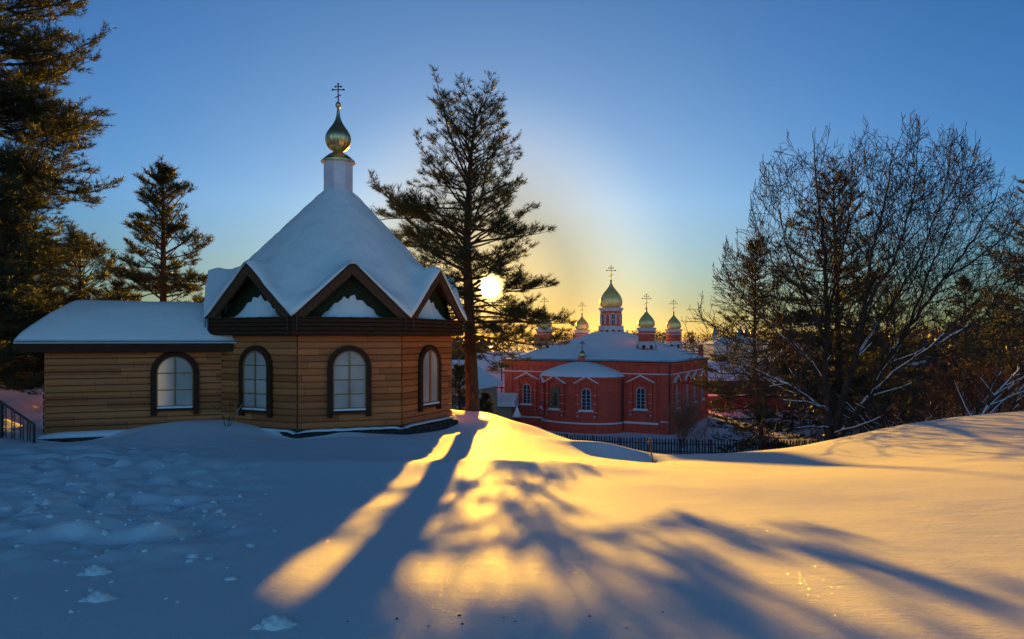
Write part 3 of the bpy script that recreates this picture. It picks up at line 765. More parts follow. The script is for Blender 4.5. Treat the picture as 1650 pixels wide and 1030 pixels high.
def tower(cx, cy, r, z0, zd, ztip, rd, Hc, big, fin=0):
    """a drum with its white mouldings, the dome and the cross"""
    c = (cx, cy); n = 8 if not big else 12
    dr = MB().lathe([(r, z0), (r, zd-.15)], 8 if not big else 12, c, PI/8 if not big else PI/12).build('drum', M['brick'], bc)
    m = MB()
    zb = z0 + (1.15 if big else 1.0)
    if fin: pass
    def wl(rr_, a, b): m.lathe([(rr_, a), (rr_, b)], 8 if not big else 12, c, PI/8 if not big else PI/12)
    wl(r+.13, zd-.42, zd-.2); wl(r+.24, zd-.2, zd); wl(r+.04, zd-.75, zd-.66) if not big else None
    m.build('white_cornice', M['white'], dr); m = MB()
    wl(r+.24, z0+.1, z0+.75 if not big else z0+.95); wl(r+.30, z0+.75 if not big else z0+.95, z0+.88 if not big else z0+1.08)
    m.build('white_base', M['white'], dr)
    # arches in relief round the foot, windows in the drum
    m = MB(); nn = 8 if not big else 12; d = MB()
    for k in range(nn):
        a = 2*PI*k/nn; nxv, nyv = math.cos(a), math.sin(a); apo = (r+.24)*math.cos(PI/nn)
        Tk = lambda b, z, o_, nxv=nxv, nyv=nyv: (cx+nxv*(apo+o_)-nyv*b, cy+nyv*(apo+o_)+nxv*b, z)
        w = .52 if not big else .55
        d.extrude(arch(w*.75, z0+.05, z0+.28 if not big else z0+.35, 8), Tk, -.02, .02)
        m.ring(arch(w+.14, z0+.05, z0+.32 if not big else z0+.42, 8), arch(w*.78, z0+.05, z0+.30 if not big else z0+.40, 8), Tk, 0, .08, closed=False)
    m.build('arch_band', M['white'], dr); d.build('arch_recess', M['brown'], dr)
    if big:
        for k in range(12):
            a = 2*PI*k/12+TH_*0; apo = r*math.cos(PI/12); nxv, nyv = math.cos(a), math.sin(a)
            Tk = lambda b, z, o_, nxv=nxv, nyv=nyv: (cx+nxv*(apo+o_)-nyv*b, cy+nyv*(apo+o_)+nxv*b, z)
            zw = z0+1.25
            w = MB().ring(arch(.66, zw, zw+1.15, 8), arch(.44, zw, zw+1.15, 8), Tk, 0, .08, closed=False)
            if k % 2 == 0:
                w.extrude([(-.02, zw),(.02, zw),(.02, zw+1.3),(-.02, zw+1.3)], Tk, .03, .06); w.extrude([(-.2, zw+.6),(.2, zw+.6),(.2, zw+.65),(-.2, zw+.65)], Tk, .03, .06)
                MB().extrude(arch(.44, zw, zw+1.15, 8), Tk, .0, .02).build('pane', M['glass'], dr)
            w.build('window', M['white'], dr)
    H = ztip-zd
    prof = [(.74,0),(.86,.03),(.96,.10),(1.0,.20),(.985,.29),(.93,.38),(.82,.475),(.67,.57),(.50,.66),(.33,.75),(.19,.84),(.10,.93),(.06,1.0)]
    d = onion(MB(), [(a*rd, zd+b*H) for a, b in prof], 48, 0, c).build('dome', M['gold'], bc, smooth=True)
    MB().lathe([(.03,ztip-.05),(.11*rd**.5,ztip+.02),(.14*rd**.5,ztip+.12),(.1*rd**.5,ztip+.22),(.03,ztip+.28)], 12, c).build('finial_ball', M['goldold'], d, smooth=True)
    m = MB(); cross_mesh(m, ztip+.2, Hc, .085 if big else .07, cx=cx, cy=cy, rz=-TH_); m.build('cross', M['cross'], d)
tower(0, 0, 1.36, 11.15, 14.55, 17.95, 1.47, 1.85, True)
for sx, sy in ((1,-1),(1,1),(-1,1),(-1,-1)):
    a = 6.55
    z0 = 9.35
    tower(sx*a, sy*a, .93, z0, 11.85, 13.95, .98, 1.6, False)
# finial gable on the right wall, drain pipes
MB().extrude([(-.55,7.9),(-.62,8.6),(-.5,9.0),(-.25,9.35),(0,9.75),(.25,9.35),(.5,9.0),(.62,8.6),(.55,7.9)], lambda a, z, o_: (HB+.1+o_, a+6.4, z), -.3, .15).build('kokoshnik_gable', M['brickd'], bc)
for x_, y_ in ((-HB-.35,-HB-.35),(HB+.1,-HB-.45),(4.95,-HB-.3)):
    MB().tube([(x_, y_, .2), (x_, y_, 7.2 if x_ != 4.95 else 6.0), (x_+.1, y_+.15, 7.7 if x_ != 4.95 else 6.3)], .085, 8).build('drainpipe', M['iron'], bc)

# ------------------------------------------------------------------ picket fence below the church
fpts = [(-8, 68), (4, 66.5), (9.5, 63.5), (16, 61.5), (22, 60.5), (28.5, 60), (33, 60)]
fr_ = empty('picket_fence', (fpts[0][0], fpts[0][1], gz(*fpts[0])))
tag(fr_, 'long dark picket fence crossing the snow below the church and the trees', 'fence')
seg = []; tot = 0
for (x0,y0),(x1,y1) in zip(fpts[:-1], fpts[1:]): seg.append((tot, x0,y0,x1,y1,math.hypot(x1-x0,y1-y0))); tot += seg[-1][5]
def fp(s):
    for t0,x0,y0,x1,y1,l in seg:
        if s <= t0+l: break
    k = (s-t0)/l; return x0+(x1-x0)*k, y0+(y1-y0)*k, math.atan2(y1-y0, x1-x0)
base = fr_.location
s = 0; pn = 2.7
while s < tot-.1:
    e = min(s+pn, tot); m = MB(); rails = []
    t_ = s+.13
    while t_ < e:
        x, y_, a = fp(t_); z = gz(x, y_)-.25; c_, s_ = math.cos(a), math.sin(a); hgt = 1.62+rnd.uniform(-.05,.05); w = .062
        lean = rnd.uniform(-.02,.02)
        vs = []
        for zz_, ww in ((z, w), (z+hgt-.1, w), (z+hgt, .012)):
            for q in (-1, 1):
                for d in (-.012, .012): vs.append((x+c_*(q*ww+lean*(zz_-z))-s_*d-base.x, y_+s_*(q*ww)+c_*d-base.y, zz_-base.z))
        m.add(vs, [(0,2,3,1),(0,4,6,2),(1,3,7,5),(0,1,5,4),(2,6,7,3),(4,8,10,6),(5,7,11,9),(4,5,9,8),(6,10,11,7),(8,9,11,10)])
        t_ += .262
    x0,y0,_ = fp(s); x1,y1,_ = fp(e-.001)
    for hh_ in (.45, 1.15):
        a_ = Vector((x0-base.x, y0+.035-base.y, gz(x0,y0)-.25+hh_-base.z)); b_ = Vector((x1-base.x, y1+.035-base.y, gz(x1,y1)-.25+hh_-base.z))
        m.beam(a_, b_, .035, .07)
    m.build('picket_panel', M['picket'], fr_)
    MB().box(x0-base.x-.05, x0-base.x+.05, y0-base.y+.06, y0-base.y+.16, gz(x0,y0)-.4-base.z, gz(x0,y0)+1.35-base.z).build('post', M['picket'], fr_)
    s = e

# ------------------------------------------------------------------ marker post on the drift
p0 = P(1052, 743, 20.0); zg = gz(p0.x, p0.y)
mp_ = empty('marker_post', (p0.x, p0.y, zg)); tag(mp_, 'short leaning rusty post with a cross-piece standing in the sunlit snow', 'post')
tp = (-.085, 0, .60)
MB().tube([(0,0,-.2),(0,0,0),tp], [.022,.022,.019], 10).build('post', M['post'], mp_)
m = MB(); m.box(-.15, -.02, -.04, .04, .60, .66); m.box(-.115,-.055,-.03,.03,.66,.76); m.build('cross_piece', M['post'], mp_)
m = MB(); m.tube([(.0,0,.06),(.10,-.03,.05)], .022, 6); m.tube([(.07,-.02,.0),(.11,-.03,.13)], .014, 6); m.build('foot_clamp', M['iron'], mp_)

# ------------------------------------------------------------------ wrought iron railing, far left
A_ = P(2, 648, 19.6); B_ = P(55, 684, 19.9)
rl = empty('iron_railing', (A_.x, A_.y, gz(A_.x, A_.y))); tag(rl, 'black wrought iron stair railing running down beside the snow bank', 'railing')
off = rl.location
def L_(v): return v - off
zb0 = gz(A_.x, A_.y)
m = MB(); A2 = A_ + (A_-B_)*1.6; m.beam(L_(A2), L_(B_), .05, .06)
m.build('handrail', M['iron'], rl)
for t in (0, 1.0, -1.2):
    p = A_.lerp(B_, t); m = MB(); m.beam(L_(p), L_(Vector((p.x, p.y, min(gz(p.x, p.y)-.1, p.z-.3)))), .05, .05, up=(0,1,0)); m.build('post', M['iron'], rl)
for t in (-1.0,-.75,-.5,-.25, .10,.36,.62,.84):
    m = MB()
    for dt in (-.045, .045):
        p = A_.lerp(B_, t+dt); bz = min(gz(p.x, p.y)+.04, p.z-.2); m.beam(L_(p), L_(Vector((p.x, p.y, bz))), .018, .018, up=(0,1,0))
    p = A_.lerp(B_, t); bz = min(gz(p.x, p.y)+.06, p.z-.2); hgt = p.z-bz; nn = max(3, int(hgt/.115))
    for q in range(nn):
        zc = bz+(q+.5)*hgt/nn; pts = []
        for w in range(12):
            an = w*.62+q*1.3; rr_ = .052*(1-w/15)
            pts.append(L_(Vector((p.x+rr_*math.cos(an), p.y, zc+rr_*1.2*math.sin(an)))))
        m.tube(pts, .010, 5)
    m.build('baluster', M['iron'], rl)

# ------------------------------------------------------------------ houses and walls in the valley
def house(name, label, cat, px, py, Y, w, d, h, rz, roofh, wallm, wins=(), hip=False, group=None, ov=.5, snow_th=.35):
    """py: row of the wall foot"""
    p = P(px, py, Y); r = empty(name, p, rz); tag(r, label, cat, group)
    MB().box(-w/2, w/2, -d/2, d/2, -1.5, h).build('wall', wallm, r)
    rx = 0 if not hip else d*.35
    def roofm(o_, z0, z1):
        W_, D_ = w/2+o_, d/2+o_
        return [(-W_,-D_,z0),(W_,-D_,z0),(W_,D_,z0),(-W_,D_,z0),(-W_+rx,0,z1),(W_-rx,0,z1)], [(0,1,5,4),(2,3,4,5),(1,2,5),(3,0,4),(3,2,1,0)]
    rf = MB().add(*roofm(ov, h, h+roofh)).build('roof', M['brown'], r)
    v, f = roofm(ov+.08, h+.02, h+roofh+snow_th)
    v2 = [(a, b, c+ .0) for a, b, c in v]; W_, D_ = w/2+ov+.08, d/2+ov+.08
    lo = [(-W_,-D_,h+.03),(W_,-D_,h+.03),(W_,D_,h+.03),(-W_,D_,h+.03)]; up = [(-W_+.05,-D_+.05,h+.03+snow_th),(W_-.05,-D_+.05,h+.03+snow_th),(W_-.05,D_-.05,h+.03+snow_th),(-W_+.05,D_-.05,h+.03+snow_th),(-W_+rx+.1,0,h+roofh+snow_th),(W_-rx-.1,0,h+roofh+snow_th)]
    s = MB().add(lo+up, [(0,1,5,4),(1,2,6,5),(2,3,7,6),(3,0,4,7),(4,5,9,8),(6,7,8,9),(5,6,9),(7,4,8)]).build('snow_cover', M['snow2'], rf); bevel(s, .1)
    for (x, z, ww, hh_) in wins:
        fwin = MB().ring([(x-ww/2-.12,z-.12),(x+ww/2+.12,z-.12),(x+ww/2+.12,z+hh_+.12),(x-ww/2-.12,z+hh_+.12)],[(x-ww/2,z),(x+ww/2,z),(x+ww/2,z+hh_),(x-ww/2,z+hh_)], lambda a,b,c: (a,-d/2-c,b), 0, .1).build('window', M['white'], r)
        MB().box(x-ww/2, x+ww/2, -d/2-.03, -d/2+.01, z, z+hh_).build('pane', M['glass'], fwin)
    return r
house('village_house', 'white two-window house with steep snowy gable seen left of the church', 'house', 803, 628, 118, 9, 8, 3.6, R(8), 2.6, M['plaster'], [(-2.7,1.0,.9,1.5),(-.2,.9,.7,1.9),(1.2,.9,.7,1.9)])
house('lean_to', 'dark plank outbuilding with a snow-covered roof in front of the white house', 'outbuilding', 800, 645, 104, 9, 5, 2.2, R(6), 1.5, M['darkwood'])
house('snow_shed', 'nearer low shed buried in pinkish snow left of the church wall', 'shed', 800, 668, 84, 4.6, 4.0, 1.2, R(-12), .9, M['tan'], snow_th=.6)
house('snow_shed', 'flat-topped shed with thick snow just behind the nearer buried shed', 'shed', 797, 655, 92, 4.4, 3.0, 1.4, R(4), .5, M['plaster'], snow_th=.55)
house('valley_house', 'tan house under a broad blue snowy roof between chapel and pine', 'house', 742, 662, 74, 6.0, 7, 2.6, R(-18), 2.6, M['tan'], [(-1,.8,.9,1.2),(1.6,.8,.9,1.2)], hip=True)
house('long_barn', 'long barn with a wide snowy roof beyond the bare tree', 'barn', 1195, 634, 125, 22, 10, 2.6, R(-6), 2.8, M['darkwood'])
house('village_house', 'dark house with snowy hip roof deep behind the right-hand thicket', 'house', 1290, 612, 170, 14, 9, 3, R(14), 3, M['darkwood'], [(-3,1,1,1.2),(2,1,1,1.2)], hip=True)
# long brick wall
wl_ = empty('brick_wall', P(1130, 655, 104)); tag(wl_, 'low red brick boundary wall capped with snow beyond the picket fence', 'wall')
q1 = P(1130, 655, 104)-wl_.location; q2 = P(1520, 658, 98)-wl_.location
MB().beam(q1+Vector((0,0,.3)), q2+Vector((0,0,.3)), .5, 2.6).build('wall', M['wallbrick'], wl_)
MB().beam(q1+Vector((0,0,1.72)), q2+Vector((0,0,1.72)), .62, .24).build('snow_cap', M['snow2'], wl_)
# garden lantern and snow-capped marker
pl = P(772, 662, 60); ln = empty('garden_lantern', pl); tag(ln, 'dark lantern with a round snow cap beside the buried sheds', 'lantern')
m = MB(); m.lathe([(.10,-2.0),(.10,0),(.28,.05),(.34,.15),(.34,.75),(.28,.82)], 8); m.build('lantern_body', M['iron'], ln)
MB().lathe([(.42,.82),(.46,.95),(.38,1.15),(.2,1.3),(.03,1.36)], 16).build('snow_cap', M['snow2'], ln, smooth=True)
pl = P(833, 672, 70); ln = empty('snowy_cone', pl); tag(ln, 'small conical post top capped with snow by the church wall', 'post')
MB().lathe([(.12,-2.5),(.12,-.1),(.3,0)], 8).build('post', M['picket'], ln); MB().lathe([(.5,0),(.34,.35),(.16,.75),(.03,1.15)], 14).build('snow_cap', M['snow2'], ln, smooth=True)
# distant second church
fcx = empty('distant_church', P(1183, 585, 185)); tag(fcx, 'distant pale church with small blue-grey onion domes behind the branches', 'church')
MB().box(-7, 7, -5, 5, -1, 5.2).build('wall', M['plaster'], fcx)
v = [(-7.5,-5.5,5.2),(7.5,-5.5,5.2),(7.5,5.5,5.2),(-7.5,5.5,5.2),(-3,0,7.2),(3,0,7.2)]
MB().add(v, [(0,1,5,4),(2,3,4,5),(1,2,5),(3,0,4),(3,2,1,0)]).build('roof', M['snow2'], fcx)
for px_, zt_, r_ in ((1152, 3.4, .8), (1193, 3.0, .95), (1203, 2.4, .75), (1214, 2.3, .75)):
    x = (px_-1183)/F*185; z0 = 5.0
    d = MB().lathe([(r_*.7, z0), (r_*.7, z0+2.2), (r_*.85, z0+2.3), (r_*.85, z0+2.5)], 12, (x, 0)).build('drum', M['plaster'], fcx)
    do = onion(MB(), [(a*r_, z0+2.5+b*2.6) for a, b in ((.6,0),(.9,.08),(1,.2),(.93,.34),(.7,.5),(.4,.66),(.16,.84),(.05,1))], 20, 0, (x, 0)).build('dome', M['silver'], fcx, smooth=True)
    m = MB(); cross_mesh(m, z0+5.0, 2.0, .10, cx=x, cy=0); m.build('cross', M['iron'], do)

# ------------------------------------------------------------------ vegetation
def seg_mesh(segs, k=4):
    """segs: n x 8 (p0, r0, p1, r1) -> vertices, quads"""
    A = np.asarray(segs, float); n = len(A)
    p0, r0, p1, r1 = A[:,:3], A[:,3], A[:,4:7], A[:,7]
    d = p1-p0; l = np.linalg.norm(d, axis=1, keepdims=True)+1e-9; d = d/l
    ref = np.where(np.abs(d[:,2:3]) < .9, np.array([[0,0,1.]]), np.array([[1.,0,0]]))
    a = np.cross(d, ref); a /= np.linalg.norm(a, axis=1, keepdims=True)+1e-9; b = np.cross(d, a)
    p1 = p1 + d*r1[:,None]*.3
    V = []
    for j in range(k):
        c, s = math.cos(2*PI*j/k), math.sin(2*PI*j/k); u = a*c+b*s
        V.append(p0+u*r0[:,None]); 
    for j in range(k):
        c, s = math.cos(2*PI*j/k), math.sin(2*PI*j/k); u = a*c+b*s
        V.append(p1+u*r1[:,None])
    V = np.stack(V, 1).reshape(-1,3)
    base = (np.arange(n)*2*k)[:,None]
    Q = np.concatenate([base+np.array([[j, (j+1)%k, k+(j+1)%k, k+j]]) for j in range(k)], 0)
    return V, Q
def tuft_mesh(pos, dr, size, n, g, width=.008, spread=1.0, ln=.55):
    """needle brushes: each a bundle of n thin triangles round a shoot"""
    pos = np.asarray(pos, float); dr = np.asarray(dr, float); size = np.asarray(size, float)
    m = len(pos)
    dr = dr/(np.linalg.norm(dr, axis=1, keepdims=True)+1e-9)
    P0 = np.repeat(pos, n, 0); D = np.repeat(dr, n, 0); Sz = np.repeat(size, n)[:,None]
    t = g.random((m*n,1))
    rv = g.normal(size=(m*n,3)); rv -= (rv*D).sum(1, keepdims=True)*D; rv /= np.linalg.norm(rv, axis=1, keepdims=True)+1e-9
    b = P0 + D*(t-.65)*Sz
    nd = D*(.45+.5*t) + rv*spread*(1-.35*t) + np.array([[0,0,.10]]); nd /= np.linalg.norm(nd, axis=1, keepdims=True)
    tip = b + nd*Sz*ln*g.uniform(.75,1.15,(m*n,1))
    w = np.cross(nd, rv+.3*g.normal(size=(m*n,3))); w /= np.linalg.norm(w, axis=1, keepdims=True)+1e-9
    w = w*width*g.uniform(.7,1.3,(m*n,1))
    V = np.stack([b-w, b+w, tip], 1).reshape(-1,3)
    return V, np.arange(m*n*3).reshape(-1,3)

def grow_pine(seed, trunk, r0, prof, elev, whorl=.42, per=5, tuft=.17, sub=.24, tw=.17, needles=15, width=.009, dens=1.0, extra=None, zmin=None):
    """trunk: list of (x,y,z) local; prof(h, ca) -> branch reach; elev(h) -> degrees. Returns segs (wood), fine segs, tufts"""
    g = np.random.default_rng(seed); tr = np.array(trunk, float)
    H = tr[-1,2]; wood = []; fine = []; tp_, td_, ts_ = [], [], []
    def tpos(z): return np.array([np.interp(z, tr[:,2], tr[:,0]), np.interp(z, tr[:,2], tr[:,1]), z])
    z = zmin if zmin is not None else 0
    def tuft_(p, d, s): tp_.append(p); td_.append(d); ts_.append(s*g.uniform(.8,1.25))
    def subbr(p, d, L, lvl):
        nn = max(2, int(L/.16)); q = p.copy(); d = d.copy(); st = L/nn; r = .006+.008*L
        for i in range(nn):
            d = d + g.normal(size=3)*.12 + np.array([0,0,.07]); d /= np.linalg.norm(d)
            q2 = q+d*st; fine.append((*q, r*(1-i/nn*.6), *q2, r*(1-(i+1)/nn*.6)))
            q = q2
            if g.random() < dens*(.95 if i else .3):
                sd = 1 if i % 2 else -1
                for sd in ((-1,1) if g.random() < .55 else (sd,)):
                    h = np.cross(d, [0,0,1]); h /= np.linalg.norm(h)+1e-9
                    td = d*.65 + h*sd*.75 + np.array([0,0,g.uniform(0,.35)]); td /= np.linalg.norm(td)
                    l2 = g.uniform(.08,.24)
                    if lvl == 0 and L > .7 and g.random() < .5 and i < nn-1: subbr(q, td, L*.38*(1-i/nn)+.18, 1)
                    else:
                        e = q+td*l2; fine.append((*q, .005, *e, .004)); tuft_(e, td, tuft)
        tuft_(q, d, tuft*1.15)
    def branch(zz_, az, L, eld, bend=True):
        el = R(eld)
        d = np.array([math.cos(az)*math.cos(el), math.sin(az)*math.cos(el), math.sin(el)])
        p = tpos(max(0, min(zz_, H))); n = max(4, int(L/.28)); st = L/n/max(.5, math.cos(el)*.9+.1); r = .018+.011*L
        for i in range(n):
            f = i/n
            d = d + np.array([0,0,(-.035 if f < .55 else .07)*(1 if eld < 35 else .2)*(1 if bend else .45)]) + g.normal(size=3)*(.11 if bend else .05); d /= np.linalg.norm(d)
            p2 = p+d*st; wood.append((*p, r*(1-f)+.008, *p2, r*(1-(i+1)/n)+.008)); p = p2
            if f > .22 or L < 1.2:
                for sd in (-1, 1):
                    if g.random() > dens*.92: continue
                    hz = np.cross(d, [0,0,1]); hz /= np.linalg.norm(hz)+1e-9
                    an = g.uniform(.55,.95)
                    sdir = d*math.cos(an)+hz*sd*math.sin(an)+np.array([0,0,g.uniform(-.05,.28)]); sdir /= np.linalg.norm(sdir)
                    sl = (.42*L*(1-f)**.75+.16)*g.uniform(.6,1.1)
                    subbr(p, sdir, min(sl, 1.5), 0)
        subbr(p, d, .3, 1)
    while z < H-.15:
        h = z/H
        nb = (per(h) if callable(per) else per) + int(g.integers(-1,2))
        a0 = g.random()*6.28
        for k in range(nb):
            az = a0 + 2*PI*k/nb + g.normal()*.25
            zz_ = z + g.normal()*.09
            L = prof(zz_, math.cos(az), math.sin(az))*g.uniform(.6,1.08)
            if L < .12: continue
            branch(zz_, az, L, elev(h) + g.normal()*11)
        z += whorl*g.uniform(.8,1.2)
    for (ez, ea, eL, ee) in (extra or []): branch(ez, ea, eL, ee, False)
    # trunk
    tz = np.linspace(tr[0,2], H, 26); pts = np.array([[np.interp(q, tr[:,2], tr[:,0]), np.interp(q, tr[:,2], tr[:,1]), q] for q in tz])
    rs = r0*(1-(tz-tr[0,2])/(H-tr[0,2]))**.75+.012; rs[0] *= 1.25
    trunkm = [(*pts[i], rs[i], *pts[i+1], rs[i+1]) for i in range(len(pts)-1)]
    subbr(pts[-1], np.array([0,0,1.]), .35, 1)
    return trunkm, wood, fine, (tp_, td_, ts_), g
def tube_chain(m, pts, rs, n=10): m.tube(pts, rs, n)
def make_pine(name, label, loc, data, matn, rz=0, group=None, needles=15, width=.009, bark='bark', spread=1.0, ln=.6):
    trunkm, wood, fine, (a, b, c), g = data
    root = empty(name, loc, rz); tag(root, label, 'pine tree', group)
    pts = [Vector(s[:3]) for s in trunkm]+[Vector(trunkm[-1][4:7])]; rs = [s[3] for s in trunkm]+[trunkm[-1][7]]
    t = MB().tube(pts, rs, 12).build('trunk', M[bark], root, smooth=True)
    if wood:
        V, Q = seg_mesh(wood, 5); fast_obj('branches', V, Q, M[bark], root, smooth=True)
    V1, Q1 = seg_mesh(fine, 3); fast_obj('twigs', V1, Q1, M['twig'], root)
    V, T3 = tuft_mesh(a, b, c, needles, g, width, spread, ln); fast_obj('crown', V, T3, M[matn], root)
    print(name, 'tufts', len(a), 'segs', len(wood)+len(fine))
    return root
def copy_tree(o, loc, rz=0, sc=1, label=None, group=None):
    c = o.copy(); COL.objects.link(c); c.location = loc; c.rotation_euler = (0,0,rz); c.scale = (sc,sc,sc)
    if label: c['label'] = label
    if group: c['group'] = group
    for ch_ in list(o.children):
        d = ch_.copy(); COL.objects.link(d); d.parent = c
        for g_ in ch_.children:
            e = g_.copy(); COL.objects.link(e); e.parent = d
    return c

# --- the pine in front of the sun
YP = 29.0
bp_ = P(762, 663, YP)
def ploc(px, py): v = P(px, py, YP)-bp_; return v
tr = [(0,0,-.3)] + [(ploc(px,py).x, 0, ploc(px,py).z) for px, py in ((762,663),(758,560),(756,500),(752,400),(757,270),(763,215),(767,178))]
rt = np.array([(ploc(0,y_).z, w/F*YP) for y_, w in ((700,20),(610,20),(590,40),(570,105),(550,148),(520,150),(480,135),(450,122),(410,112),(370,104),(325,118),(300,98),(265,88),(250,78),(200,64),(180,45),(160,20),(138,3))])
lt = np.array([(ploc(0,y_).z, w/F*YP) for y_, w in ((700,20),(600,38),(540,62),(500,92),(450,135),(400,150),(350,156),(320,142),(260,100),(240,100),(200,58),(180,52),(160,20),(138,3))])
def prof_main(z, ca, sa):
    # z is where the branch leaves the trunk; its tip is higher, see elev
    h = z/ploc(0,138).z; el = elev_main(h); 
    zt = z
    for _ in range(5):
        r = np.interp(zt, rt[:,0], rt[:,1]); l = np.interp(zt, lt[:,0], lt[:,1]); m_ = (r+l)/2*.92
        L = (r if ca > 0 else l)*abs(ca)+m_*(1-abs(ca))
        zt = z + L*math.tan(R(el))*1.05
    return L
def elev_main(h): return float(np.interp(h, [0,.18,.28,.4,.55,.8,1],[-4,-4,4,18,28,36,44]))
d = grow_pine(3, tr, .29, prof_main, elev_main, whorl=.42, per=lambda h: 5 if h < .34 else 6, tuft=.235, dens=.83, zmin=ploc(0,562).z,
    extra=[(ploc(0,y_).z, a_, l_/F*YP, e_) for y_, a_, l_, e_ in ((520,.05,158,2),(500,-.15,150,-6),(478,.35,140,4),(542,-.5,150,-2),(470,-.1,128,8),(452,3.05,118,16),(420,3.3,140,24),(505,2.6,100,4),(395,.1,122,20))])
sl_ = np.array([math.tan(SUN_AZ), 1, math.tan(SUN_EL)]); sl_ /= np.linalg.norm(sl_)
def near_sun(p, rad):
    w = np.array(p) + np.array(bp_); return np.linalg.norm(w - sl_*w.dot(sl_)) < rad
keep = [i for i, p in enumerate(d[3][0]) if not near_sun(p, .66)]
d = (d[0], [w for w in d[1] if not near_sun(w[:3], .5)], [w for w in d[2] if not near_sun(w[:3], .58)], tuple([q[i] for i in keep] for q in d[3]), d[4])
make_pine('pine_tree', 'tall pine standing between chapel and church with the low sun behind it', bp_, d, 'needle', needles=19, width=.009, ln=.78)

# --- big pine at the left edge
def simple_prof(H, rmax, low=.15, power=.8, side=1):
    def f(z, ca, sa):
        h = z/H; 
        return rmax*min(1, .55+h*2)*max(0, 1-max(0,(h-low))/(1-low))**power
    return f
LPY = 21.5
lpb = P(-72, 660, LPY); lpb.z = gz(lpb.x, lpb.y)
def prof_left(z, ca, sa):
    zz_ = z+lpb.z                       # eye height 0
    yy = HZ - F*zz_/LPY
    r = np.interp(yy, [-260,-100,0,60,130,200,300,380,430,480,560,640], [1.2,2.6,3.6,4.0,4.3,4.4,4.4,3.8,3.0,2.6,3.2,2.2])
    return float(r)
d = grow_pine(8, [(0,0,-.4),(.1,0,4),(-.1,0,9),(.0,0,16.5)], .34, prof_left, lambda h: float(np.interp(h,[0,.3,.7,1],[-8,2,18,50])), whorl=.42, per=7, tuft=.25, dens=.92, zmin=1.2)
make_pine('pine_tree', 'huge pine at the left edge whose branches reach into the sky', lpb, d, 'needled', needles=17, width=.010)
# --- medium pines, three shapes
def medium(seed, H, rmax, **k):
    return grow_pine(seed, [(0,0,-.3),(.05,0,H*.5),(.0,0,H)], .16*H/9+.03, simple_prof(H, rmax, .18, .85), lambda h: float(np.interp(h,[0,.3,.6,1],[-10,6,25,52])), whorl=.40, per=5, tuft=.32, dens=.92, **k)
b1 = P(262, 640, 34); b1.z = gz(b1.x, b1.y)
H1 = P(0, 268, 34).z - b1.z
d = medium(21, H1, 3.5, zmin=1.2)
pA = make_pine('pine_tree', 'slender young pine rising behind the low annex roof', b1, d, 'needled', needles=17, width=.014)
b2 = P(128, 640, 38); b2.z = gz(b2.x, b2.y); H2 = P(0, 388, 38).z-b2.z
d = medium(22, H2, 4.2, zmin=.6)
pB = make_pine('pine_tree', 'small pine top showing between the huge pine and the slender one', b2, d, 'needled', needles=17, width=.014)
for px, Y, sc, lab in ((20, 33, .95, 'broad pine filling the gap under the huge left pine'), (75, 42, 1.0, 'bushy pine behind the snow bank left of the annex'), (190, 46, .80, 'low pine crown peeking over the middle of the annex snow'), (-40, 40, 1.2, 'pine cut by the left edge behind the railing'),
                       (320, 47, .72, 'pine crown just left of the chapel gables'), (-10, 30, .75,'short pine right above the iron railing')):
    b = P(px, 640, Y); b.z = gz(b.x, b.y)-.2; copy_tree(pB, b, rnd.random()*6, sc, lab, 'pines behind the chapel')
# --- right-hand pines
b3 = P(1345, 690, 37); b3.z = gz(b3.x, b3.y); H3 = P(0, 285, 37).z-b3.z
d = grow_pine(31, [(0,0,-.3),(.25,0,H3*.3),(.1,0,H3*.65),(-.1,0,H3)], .24, lambda z, ca, sa: float(np.interp(z/H3, [0,.1,.3,.5,.7,.9,1], [2.5,3.6,3.8,3.4,2.5,1.2,.1])), lambda h: float(np.interp(h,[0,.3,.6,1],[-14,2,25,55])), whorl=.55, per=5, tuft=.28, dens=.76, zmin=4.0)
pC = make_pine('pine_tree', 'dark pine standing behind the big bare tree', b3, d, 'needled', needles=17, width=.014)
b4 = P(1250, 715, 35); b4.z = gz(b4.x, b4.y); H4 = P(0, 395, 35).z-b4.z
d = grow_pine(32, [(0,0,-.3),(-.9,0,H4*.25),(-1.1,0,H4*.6),(-1.0,0,H4)], .15, lambda z, ca, sa: float(np.interp(z/H4, [0,.15,.35,.6,.85,1], [1.7,2.9,2.9,2.1,1.0,.1])), lambda h: float(np.interp(h,[0,.3,.6,1],[-16,-2,20,50])), whorl=.5, per=5, tuft=.26, dens=.80, zmin=.8)
pD = make_pine('pine_tree', 'slim crooked pine with drooping low branches left of the bare tree', b4, d, 'needled', needles=17, width=.013)
for src, px, Y, sc, lab in ((pC, 1690, 33, .84, 'pine cut by the right edge above the brown thicket'), (pD, 1545, 44, .95, 'small pine crown deep in the thicket near the right edge'), (pC, 1430, 50, .80, 'pine half hidden between the bare limbs on the right'),
                            (pC, 1600, 50, .8, 'dark pine behind the brown-leaved saplings')):
    b = P(px, 640, Y); b.z = gz(b.x, b.y)-.2; copy_tree(src, b, rnd.random()*6, sc, lab, 'pines on the right slope')

